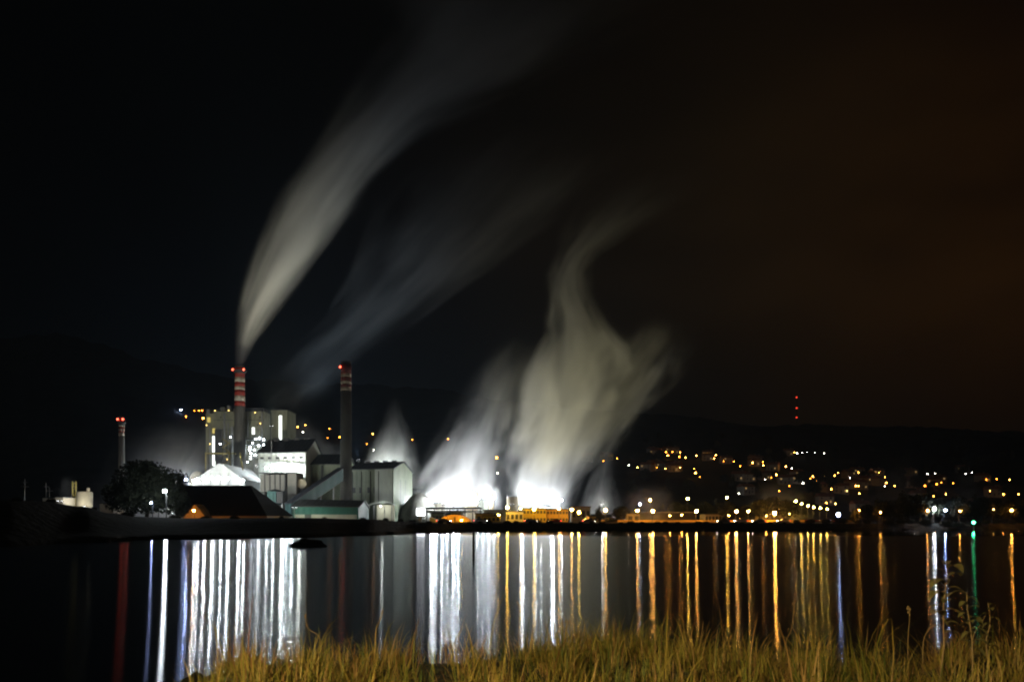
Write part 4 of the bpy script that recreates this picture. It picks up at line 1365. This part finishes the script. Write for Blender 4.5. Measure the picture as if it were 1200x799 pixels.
plant(0, 728, 322, 1.15, 'dark domed tree behind the roadside lamps', .98)
plant(1, 702, 298, .85, 'spiky dark pine tree beside the warm street lamp')
plant(2, 716, 300, 1.0, 'dark shrub at the foot of the spiky pine tree')
for px, Y, s, kd in ((792, 345, 1.3, 0), (806, 350, 1.2, 0), (825, 352, 1.35, 0), (852, 318, 1.25, 0), (872, 316, 1.0, 0), (890, 312, 1.35, 0), (922, 312, 1.3, 0), (905, 318, 1.5, 0), (938, 340, 1.0, 0), (776, 350, 1.1, 1), (840, 355, 1.4, 1)):
    plant(kd, px, Y, s, 'dark bushy tree behind the lamps and the waterfront road', group='dark trees behind the waterfront road')
rs = random.Random(40)
for i in range(26):
    px = 1000 + i * 9.5 + rs.uniform(-3, 3)
    h = 1.0 + .75 * sstep(1000, 1060, px) - .25 * sstep(1110, 1160, px)
    plant(0 if i % 3 else 1, px, 292 + rs.uniform(-4, 12), h * rs.uniform(.8, 1.0) * .9, 'dark low tree on the headland at the right shore', group='dark low trees on the right headland')
for i in range(16):
    px = 935 + i * 17 + rs.uniform(-5, 5)
    plant(2, px, 284 + rs.uniform(-2, 3), rs.uniform(.6, 1.0), 'dark low shrub on the right bank above the water', group='dark shrubs on the right bank')
for i, (px, s) in enumerate(((20, .9), (60, 1.1), (110, .8), (150, 1.2), (205, 1.1), (240, .9), (275, 1.0), (330, .8), (380, .7), (425, .8), (452, 1.0), (470, 1.2), (484, 1.1), (508, .8))):
    plant(2, px, lerp_table(SHORE, px) + 30 + (i % 3) * 2, s * .38, 'dark low shrub along the crest of the left bank', group='dark shrubs on the left bank', zoff=-.25)


for i in range(30):
    px = 500 + i * 15 + rs.uniform(-6, 6)
    plant(2, px, lerp_table(SHORE, px) + 10 + rs.uniform(0, 4), rs.uniform(.28, .55), 'dark low scrub on the edge of the quay before the road', group='dark scrub along the quay', zoff=-.1)


rt = random.Random(77)
for i in range(90):
    px = 715 + 480 * rt.random()
    Y = 640 + 640 * rt.random() ** 1.3
    X = (px - 600) * Y / F
    k_ = 0 if rt.random() < .7 else 1
    plant(k_, px, Y, rt.uniform(1.1, 2.1), 'dark tree on the hillside between the lamps and houses', group='dark trees between the hillside houses', zoff=-.5)


# ------------------------------------------------------------------ steam plumes (volumes inside closed hulls)
def steam(label, Y, keys, dens, stretch=2.2, ycurve=0.0, noise_scale=2.0, color=(.95, .96, .97), aniso=.1, seed=0.0, rough=.62, edge=.75, widen=1.22):
    """keys: (py, px_left, px_right, relative density) from bottom to top"""
    # smooth resample
    zs = [Zp(k[0], Y) for k in keys]
    cxs = [((k[1] + k[2]) / 2 - 600) * Y / F for k in keys]
    rs_ = [max(.6, (k[2] - k[1]) / 2 * Y / F * widen) for k in keys]
    ds = [k[3] for k in keys]

    def interp(tab, z):
        for i in range(len(zs) - 1):
            if z <= zs[i + 1] + 1e-6:
                u = (z - zs[i]) / (zs[i + 1] - zs[i])
                p0, p1, p2, p3 = tab[max(i - 1, 0)], tab[i], tab[i + 1], tab[min(i + 2, len(tab) - 1)]
                return .5 * ((2 * p1) + (p2 - p0) * u + (2 * p0 - 5 * p1 + 4 * p2 - p3) * u * u + (3 * p1 - p0 - 3 * p2 + p3) * u ** 3)
        return tab[-1]
    NS = 18
    z0, z1 = zs[0], zs[-1]
    H = z1 - z0
    T = [i / (NS - 1) for i in range(NS)]
    C = [interp(cxs, z0 + H * t) for t in T]
    Rr = [max(.5, interp(rs_, z0 + H * t)) for t in T]
    D = [max(0, interp(ds, z0 + H * t)) for t in T]
    c0, c1 = min(C), max(C) + 1e-3
    rmax = max(Rr)
    # hull
    g = G()
    n = 24
    vs = []
    org = Vector((C[0], Y, z0))
    for t, c, r in zip(T, C, Rr):
        for i in range(n):
            a = math.tau * i / n
            vs.append((c + r * 1.03 * math.cos(a), Y + ycurve * t + r * 1.03 * math.sin(a), z0 + H * t))
    fs = []
    for kk in range(NS - 1):
        for i in range(n):
            j = (i + 1) % n
            fs.append((kk * n + i, kk * n + j, (kk + 1) * n + j, (kk + 1) * n + i))
    fs.append(tuple(range(n))[::-1]); fs.append(tuple((NS - 1) * n + i for i in range(n)))
    g.add([Vector(v) - org for v in vs], fs)
    m, nt, out = node_mat('steam')
    Nn, L = nt.nodes, nt.links

    def math_(op, a, b_=None, c_=None):
        nd = Nn.new('ShaderNodeMath'); nd.operation = op
        for i, q in enumerate((a, b_, c_)):
            if q is None: continue
            if isinstance(q, (int, float)): nd.inputs[i].default_value = q
            else: L.new(q, nd.inputs[i])
        return nd.outputs[0]

    def curve(vals, src):
        nd = Nn.new('ShaderNodeFloatCurve')
        cv = nd.mapping.curves[0]
        pts = cv.points
        pts[0].location = (T[0], vals[0]); pts[1].location = (T[-1], vals[-1])
        for t_, v_ in list(zip(T, vals))[1:-1]:
            pts.new(t_, v_)
        for p_ in pts:
            p_.handle_type = 'VECTOR'
        nd.mapping.use_clip = False
        nd.mapping.update()
        L.new(src, nd.inputs['Value'])
        return nd.outputs[0]
    tc = Nn.new('ShaderNodeTexCoord')
    sep = Nn.new('ShaderNodeSeparateXYZ'); L.new(tc.outputs['Object'], sep.inputs[0])
    t_ = math_('DIVIDE', sep.outputs['Z'], H)
    cx = math_('MULTIPLY_ADD', curve([(c - c0) / (c1 - c0) for c in C], t_), c1 - c0, c0 - C[0])
    rr = math_('MULTIPLY', curve([r / rmax for r in Rr], t_), rmax)
    dd = curve(D, t_)
    u = math_('DIVIDE', math_('SUBTRACT', sep.outputs['X'], cx), rr)
    cy = math_('MULTIPLY', t_, ycurve)
    v = math_('DIVIDE', math_('SUBTRACT', sep.outputs['Y'], cy), rr)
    cmb = Nn.new('ShaderNodeCombineXYZ')
    L.new(u, cmb.inputs[0]); L.new(v, cmb.inputs[1]); L.new(math_('MULTIPLY', t_, stretch), cmb.inputs[2])
    def noise_(scale, detail, dist, zmul, w):
        mp_ = Nn.new('ShaderNodeMapping'); mp_.inputs['Scale'].default_value = (1, 1, zmul)
        mp_.inputs['Rotation'].default_value = (0, R(14), 0)
        L.new(cmb.outputs[0], mp_.inputs[0])
        nz = Nn.new('ShaderNodeTexNoise'); nz.noise_dimensions = '4D'; nz.inputs['W'].default_value = w
        nz.inputs['Scale'].default_value = scale; nz.inputs['Detail'].default_value = detail; nz.inputs['Roughness'].default_value = .6
        nz.inputs['Distortion'].default_value = dist
        L.new(mp_.outputs[0], nz.inputs['Vector'])
        return nz.outputs['Fac']
    n1 = noise_(noise_scale * .75, 2.0, .5, 1.0, seed)
    n2 = noise_(noise_scale * 2.0, 3.0, .25, .45, seed + 5)
    r_ = math_('SQRT', math_('ADD', math_('MULTIPLY', u, u), math_('MULTIPLY', v, v)))
    r2 = math_('ADD', math_('ADD', r_, math_('MULTIPLY', math_('SUBTRACT', .56, n1), rough * 2.3)), math_('MULTIPLY', math_('SUBTRACT', .52, n2), rough * 1.2))
    mr = Nn.new('ShaderNodeMapRange'); mr.interpolation_type = 'SMOOTHSTEP'
    mr.inputs['From Min'].default_value = .95; mr.inputs['From Max'].default_value = .95 - edge
    L.new(r2, mr.inputs['Value'])
    hullfade = Nn.new('ShaderNodeMapRange'); hullfade.interpolation_type = 'SMOOTHSTEP'
    hullfade.inputs['From Min'].default_value = 1.0; hullfade.inputs['From Max'].default_value = .7
    L.new(r_, hullfade.inputs['Value'])
    mn = Nn.new('ShaderNodeMapRange'); mn.inputs['From Min'].default_value = .32; mn.inputs['From Max'].default_value = .68; mn.inputs['To Min'].default_value = .5; mn.inputs['To Max'].default_value = 1.4
    L.new(n2, mn.inputs['Value'])
    den = math_('MULTIPLY', math_('MULTIPLY', math_('MULTIPLY', math_('MULTIPLY', mr.outputs[0], mn.outputs[0]), hullfade.outputs[0]), dd), dens)
    vsn = Nn.new('ShaderNodeVolumeScatter')
    vsn.inputs['Color'].default_value = (*color, 1); vsn.inputs['Anisotropy'].default_value = aniso
    L.new(den, vsn.inputs['Density']); L.new(vsn.outputs[0], out.inputs['Volume'])
    m.cycles.volume_sampling = 'MULTIPLE_IMPORTANCE'
    m.cycles.volume_step_rate = .7
    o = g.build('steam_plume', m)
    o.location = org
    tag(o, label, 'steam plume', 'steam plumes over the mill')
    return o


STEAM = True
if STEAM:
    steam('long pale steam plume trailing up from the red and white chimney', 424,
          [(429, 276, 286, 1.3), (405, 275, 297, 1.0), (370, 277, 320, .85), (330, 288, 352, .75), (280, 308, 394, .7), (230, 332, 432, .68), (180, 362, 478, .52), (130, 396, 536, .30), (80, 428, 640, .15), (20, 450, 740, .08), (-60, 470, 860, .02)],
          .085, stretch=3.2, noise_scale=1.5, seed=1.0, rough=.6)
    steam('faint bluish steam drifting up between the two striped chimneys', 470,
          [(505, 300, 345, .15), (460, 308, 385, .35), (420, 330, 430, .6), (370, 375, 500, 1), (320, 405, 570, .9), (270, 430, 640, .6), (220, 470, 700, .3), (160, 510, 760, 0)],
          .006, stretch=2.0, noise_scale=2.2, seed=2.0, rough=1.3)
    steam('large towering steam cloud at centre, bright at its foot', 440,
          [(598, 588, 672, .8), (570, 586, 684, 1), (540, 590, 696, 1), (500, 600, 722, .9), (460, 610, 742, .85), (420, 622, 748, .75), (385, 638, 722, .62), (350, 642, 700, .6), (320, 640, 694, .48), (295, 650, 708, .30), (270, 660, 752, .14), (235, 680, 820, .05), (200, 720, 890, 0)],
          .055, stretch=3.6, noise_scale=1.9, seed=3.3, rough=.9, widen=1.25)
    steam('steam veil leaning right off the large central cloud', 447,
          [(600, 636, 664, .9), (560, 640, 694, .9), (520, 652, 730, .9), (480, 668, 768, .8), (440, 690, 800, .6), (405, 715, 815, .3), (375, 735, 820, 0)],
          .036, stretch=2.6, noise_scale=2.2, seed=4.1, rough=.9)
    steam('broad steam veil rising left of the central cloud', 432,
          [(600, 480, 596, 1.3), (580, 480, 600, 1.1), (550, 494, 596, .85), (520, 510, 604, .7), (490, 528, 604, .55), (460, 540, 610, .35), (430, 552, 622, .15), (395, 570, 640, 0)],
          .042, stretch=2.2, noise_scale=2.2, seed=5.2, rough=.95)
    steam('small peaked steam puff behind the machine hall roof', 455,
          [(572, 410, 500, .9), (548, 414, 498, .9), (528, 430, 490, .8), (505, 442, 482, .55), (485, 450, 474, .25), (465, 452, 472, 0)],
          .05, stretch=2.2, noise_scale=1.5, seed=6.4, rough=.5)
    steam('thin wispy steam column right of the central cloud', 430,
          [(602, 672, 735, .8), (580, 682, 728, .7), (555, 692, 724, .6), (530, 698, 726, .4), (505, 700, 732, 0)],
          .03, stretch=2.2, noise_scale=1.6, seed=7.7, rough=.6)
    steam('low steam wisp at the left of the white tent hall', 400,
          [(572, 206, 250, .8), (550, 208, 244, .8), (525, 218, 262, .5), (500, 228, 280, .2), (480, 238, 290, 0)],
          .02, stretch=2, noise_scale=1.6, seed=8.2)
    steam('thin mist hanging behind the big round tree', 340,
          [(606, 100, 262, 1), (585, 100, 262, 1), (560, 112, 262, .8), (535, 130, 262, .45), (510, 150, 262, .15), (490, 160, 262, 0)], .010, seed=12.3, rough=.5)
    steam('low steam rising between the middle hall and the dark chimney', 450,
          [(548, 338, 400, .8), (530, 336, 402, 1), (515, 334, 396, .7), (500, 334, 380, .35), (485, 336, 370, 0)], .028, seed=13.1, rough=.8)
    steam('faint steam drifting off the boiler house roof', 462,
          [(490, 300, 344, .6), (478, 304, 352, .8), (462, 318, 372, .5), (440, 340, 400, .2), (420, 356, 420, 0)], .012, seed=14.7, rough=.8)
    steam('thin mist added for an orange halo behind the biggest waterfront lamp', 320,  # mist added to give the big lamp a halo
          [(611, 868, 950, 1), (598, 868, 950, 1), (582, 872, 944, .6), (566, 880, 940, 0)], .026, seed=15.3, rough=.6)
    steam('thin mist added for an orange halo behind the paired lamps of the long shed', 318,  # another added mist, for the halo of the lamp pair
          [(611, 722, 792, 1), (598, 724, 792, .9), (582, 730, 790, .5), (566, 736, 790, 0)], .022, seed=16.3, rough=.6)
    steam('low steam added for its glow behind the white tent hall', 402,  # steam added to spread the white glow round the tent
          [(566, 226, 300, 1), (552, 228, 300, 1), (538, 234, 298, .7), (522, 240, 296, .35), (505, 246, 292, 0)], .022, seed=17.3, rough=.8)
    steam('thin steam added for its glow around the lit steel platforms of the boiler house', 433,  # more added steam, for glow at the platforms
          [(556, 288, 322, 1), (540, 286, 322, 1), (522, 288, 320, .6), (504, 290, 318, .3), (492, 294, 318, 0)], .016, seed=18.3, rough=.8)
    steam('tiny steam wisp beside the far left silo', 305,
          [(594, 64, 98, 1), (580, 64, 94, .8), (568, 66, 92, .4), (556, 68, 92, 0)], .05, seed=9.1)
    steam('grey mist hanging over the shore trees at the right', 520,
          [(606, 1000, 1080, .5), (590, 1002, 1090, .8), (570, 1010, 1090, .6), (550, 1020, 1090, .3), (530, 1020, 1090, 0)], .008, seed=10.3)
    steam('pale smoke lit by the glaring white lamp on the headland', 430,
          [(606, 1085, 1150, .9), (592, 1084, 1170, .8), (578, 1090, 1180, .4), (562, 1100, 1180, 0)], .012, seed=11.3)


# ------------------------------------------------------------------ flood lights of the mill, some of them added
def flood(px, py, Y, target, power, color, angle, label, heads=2, emk='sign', kind='SPOT'):
    c = P(px, py, Y)
    z0 = min(ground_at(c.x, c.y), c.z - 2)
    t = thing('floodlight_mast', label, 'floodlight', (c.x, Y, z0), 'floodlight masts in the mill yard')
    G().tube((c.x, Y, z0), (c.x, Y, c.z), .16, .11).build('pole', M['steel'], t)
    G().box(c.x - .9, c.x + .9, Y - .08, Y + .08, c.z - .05, c.z + .1).build('crossbar', M['steel'], t)
    for i in range(heads):
        xx = c.x + (-.6 if i == 0 else .6)
        h = G().box(xx - .3, xx + .3, Y - .2, Y + .2, c.z + .12, c.z + .5).build('lamp_housing', M['dark'], t)
        G().box(xx - .24, xx + .24, Y - .16, Y + .16, c.z + .505, c.z + .53).build('lens', E[emk], h)
    lamp_light(kind, 'floodlight_beam', c + Vector((0, 0, .9)), power, color, t, .6, target, angle)
    return t


white = (.93, .98, 1.0); neut = (1.0, .97, .88); warm = (1.0, .86, .58)
# masts added to light the steam in place of the whole yard's glow
flood(318, 500, 395, P(318, 300, 424), 5.0e5, (1.0, .95, .70), 55, 'added floodlight mast on the white hall side aimed at the chimney plume')
flood(628, 590, 400, P(655, 470, 440), 8e4, (1.0, .90, .46), 75, 'added floodlight mast behind the yellow block aimed up the central cloud')
flood(600, 592, 350, P(670, 440, 440), 4.8e5, (1.0, .90, .46), 60, 'added floodlight mast near the tan round tower aimed up the cloud')
flood(520, 592, 395, P(548, 530, 432), 1.3e5, white, 90, 'added floodlight mast left of the silos aimed into the steam veil')
flood(560, 594, 395, P(575, 540, 432), 1.1e5, white, 90, 'added floodlight mast right of the silos aimed into the steam veil')
flood(420, 540, 460, P(400, 380, 470), 2.0e5, (.62, .82, 1.0), 80, 'added floodlight mast behind the dark chimney aimed at the bluish steam')
# yard glare
for px, py, Y, pw, lab in ((508, 588, 432, 2.4e4, 'leftmost'), (532, 584, 432, 3.2e4, 'second'), (574, 583, 432, 2.6e4, 'third'), (612, 588, 436, 2.2e4, 'fourth'), (648, 590, 436, 3.4e4, 'rightmost')):
    flood(px, py, Y, None, pw, white, 0, lab + ' of the glaring yard masts inside the steam', kind='POINT')
flood(706, 592, 425, None, 3e3, neut, 0, 'yard mast at the foot of the thin steam column', kind='POINT')
flood(455, 552, 452, None, 2.2e4, (.92, 1.0, .93), 0, 'yard mast behind the machine hall roof', kind='POINT')
for px, lab in ((236, 'left'), (255, 'middle'), (274, 'right')):
    flood(px, 573, 356, None, 2e3, white, 0, lab + ' one of three masts lighting the white tent hall', kind='POINT')
flood(330, 549.5, 393.5, None, 5e3, (.95, 1.0, .92), 0, 'lamp mast between filter block and white hall wall', kind='POINT')
flood(350, 551, 394, None, 3e3, (.95, 1.0, .92), 0, 'lamp mast at the right end of the filter block', kind='POINT')
flood(316, 592, 352, None, 1.5e3, (.85, .88, 1.0), 0, 'blue white lamp mast at the end of the black warehouse', kind='POINT', emk='sign')
flood(345, 596, 300, P(440, 560, 395), 4e4, (.95, 1.0, .78), 80, 'floodlight mast at the teal shed aimed at the halls')
flood(262, 557, 390, None, 6e3, white, 0, 'added lamp mast in the low steam behind the white tent hall', kind='POINT')  # light added to brighten the steam behind the tent
flood(302, 548, 428, None, 2.5e3, white, 0, 'lamp mast under the lit steel platforms', kind='POINT')
flood(200, 603, 300, P(285, 500, 440), 2.6e5, (1.0, .95, .78), 70, 'floodlight mast beside the warehouse aimed at the boiler house')
flood(97, 595, 285, P(99, 584, 300), 1.2e4, (1.0, .97, .85), 120, 'floodlight mast at the far left silo')
flood(70, 588.5, 276, None, 1.0e3, white, 0, 'lamp mast before the far left sheds', kind='POINT')

# unseen lamp behind the camera, inferred from the lit grass; post and place invented
bx_, by_, lz = -6.0, -1.5, 5.0
t = thing('unseen_lamp', 'unseen lamp on the near bank behind the camera, lighting the grass', 'lamp', (bx_, by_, 1.6))
G().tube((bx_, by_, 1.5), (bx_, by_, lz + .1), .06).build('pole', M['steel'], t)
G().lathe(bx_, by_, [(.16, lz + .10), (.17, lz + .2), (.05, lz + .28)], 14).build('lamp_head', M['dark'], t)
lamp_light('SPOT', 'unseen_lamp_beam', (bx_ + .2, by_ + .12, lz), 8500, (1.0, .80, .36), t, .12, (2.4, 7.0, 1.5), 70, .7)

HAZE = .00007
if HAZE:
    m, hn, ho = node_mat('night_haze')
    pv = hn.nodes.new('ShaderNodeVolumePrincipled'); pv.inputs['Color'].default_value = (.62, .80, 1.0, 1)
    pv.inputs['Density'].default_value = HAZE; pv.inputs['Anisotropy'].default_value = .35
    hn.links.new(pv.outputs[0], ho.inputs['Volume'])
    tag(G().box(-4600, 4600, -70, 5200, -6, 820).build('haze', m), kind='stuff')

# ------------------------------------------------------------------ moonlight and night sky
sun = bpy.data.lights.new('moon', 'SUN'); sun.energy = .02; sun.angle = R(.5); sun.color = (1, .93, .82)
so = bpy.data.objects.new('moon', sun); col.objects.link(so)
so.rotation_euler = (R(55), 0, R(-25))

w = bpy.data.worlds.new('World'); sc.world = w; w.use_nodes = True
nt = w.node_tree; nt.nodes.clear(); N, L = nt.nodes, nt.links
out = N.new('ShaderNodeOutputWorld')
sky = N.new('ShaderNodeTexSky'); sky.sky_type = 'NISHITA'; sky.sun_disc = False
sky.sun_elevation = R(35); sky.sun_rotation = R(180 - 25)
bg1 = N.new('ShaderNodeBackground'); bg1.inputs[1].default_value = .00006
L.new(sky.outputs[0], bg1.inputs[0])
# town glow under the overcast, by direction
tc = N.new('ShaderNodeTexCoord')
def glow(direction, width, color, strength, low=False):
    d = Vector(direction).normalized()
    vm = N.new('ShaderNodeVectorMath'); vm.operation = 'DOT_PRODUCT'; vm.inputs[1].default_value = d
    L.new(tc.outputs['Generated'], vm.inputs[0])
    mx_ = N.new('ShaderNodeMath'); mx_.operation = 'MAXIMUM'; mx_.inputs[1].default_value = 0
    L.new(vm.outputs['Value'], mx_.inputs[0])
    mr = N.new('ShaderNodeMath'); mr.operation = 'POWER'; mr.inputs[1].default_value = math.log(.5) / math.log(math.cos(R(width)))
    L.new(mx_.outputs[0], mr.inputs[0])
    nz = N.new('ShaderNodeTexNoise'); nz.inputs['Scale'].default_value = 2.2; nz.inputs['Detail'].default_value = 5
    mp = N.new('ShaderNodeMapping'); mp.inputs['Scale'].default_value = (1, 1, 2.2)
    L.new(tc.outputs['Generated'], mp.inputs[0]); L.new(mp.outputs[0], nz.inputs['Vector'])
    m2 = N.new('ShaderNodeMath'); m2.operation = 'MULTIPLY'
    L.new(mr.outputs[0], m2.inputs[0]); L.new(nz.outputs['Fac'], m2.inputs[1])
    cl = N.new('ShaderNodeMapRange'); cl.inputs['From Min'].default_value = .32; cl.inputs['From Max'].default_value = .68
    cl.inputs['To Min'].default_value = .45; cl.inputs['To Max'].default_value = 1.35
    L.new(nz.outputs['Fac'], cl.inputs['Value']); L.new(cl.outputs[0], m2.inputs[1])
    m3 = N.new('ShaderNodeMath'); m3.operation = 'MULTIPLY'; m3.inputs[1].default_value = strength
    L.new(m2.outputs[0], m3.inputs[0])
    if low:
        sp = N.new('ShaderNodeSeparateXYZ'); L.new(tc.outputs['Generated'], sp.inputs[0])
        lw = N.new('ShaderNodeMapRange'); lw.interpolation_type = 'SMOOTHSTEP'
        lw.inputs['From Min'].default_value = .08; lw.inputs['From Max'].default_value = .26; lw.inputs['To Min'].default_value = .35
        L.new(sp.outputs['Z'], lw.inputs['Value'])
        m4 = N.new('ShaderNodeMath'); m4.operation = 'MULTIPLY'; L.new(m3.outputs[0], m4.inputs[0]); L.new(lw.outputs[0], m4.inputs[1])
        m3 = m4
    b_ = N.new('ShaderNodeBackground'); b_.inputs[0].default_value = (*color, 1)
    L.new(m3.outputs[0], b_.inputs[1])
    return b_.outputs[0]
def dirp(px, py):
    return ((px - 600) / F, 1, (HOR - py) / F)
parts = [bg1.outputs[0], glow(dirp(1260, 330), 12, (1.0, .36, .04), .016, True), glow(dirp(850, 320), 15, (1.0, .62, .22), .005, True), glow(dirp(400, 580), 13, (.28, .55, 1.0), .0035)]
cur = parts[0]
for q in parts[1:]:
    a = N.new('ShaderNodeAddShader'); L.new(cur, a.inputs[0]); L.new(q, a.inputs[1]); cur = a.outputs[0]
L.new(cur, out.inputs[0])

# ------------------------------------------------------------------ camera and render settings
cd = bpy.data.cameras.new('camera'); cam = bpy.data.objects.new('camera', cd); col.objects.link(cam)
cam.location = (0, 0, CAMH); cam.rotation_euler = (R(90), 0, 0)
cd.sensor_fit = 'HORIZONTAL'; cd.sensor_width = 36; cd.lens = 36 * F / 1200
cd.shift_y = (HOR - 399.5) / 1200
cd.clip_start = .1; cd.clip_end = 20000
sc.camera = cam
sc.view_settings.view_transform = 'Standard'; sc.view_settings.look = 'None'
sc.view_settings.exposure = 0; sc.view_settings.gamma = 1
cy = sc.cycles
cy.use_denoising = True
try:
    cy.denoiser = 'OPENIMAGEDENOISE'
except Exception:
    pass
cy.use_light_tree = True
cy.max_bounces = 5; cy.diffuse_bounces = 2; cy.glossy_bounces = 3; cy.transparent_max_bounces = 12; cy.volume_bounces = 0
cy.sample_clamp_indirect = 0; cy.sample_clamp_direct = 0
cy.caustics_reflective = False; cy.caustics_refractive = False
cy.volume_step_rate = 1.0; cy.volume_max_steps = 128
cy.filter_width = 2.1
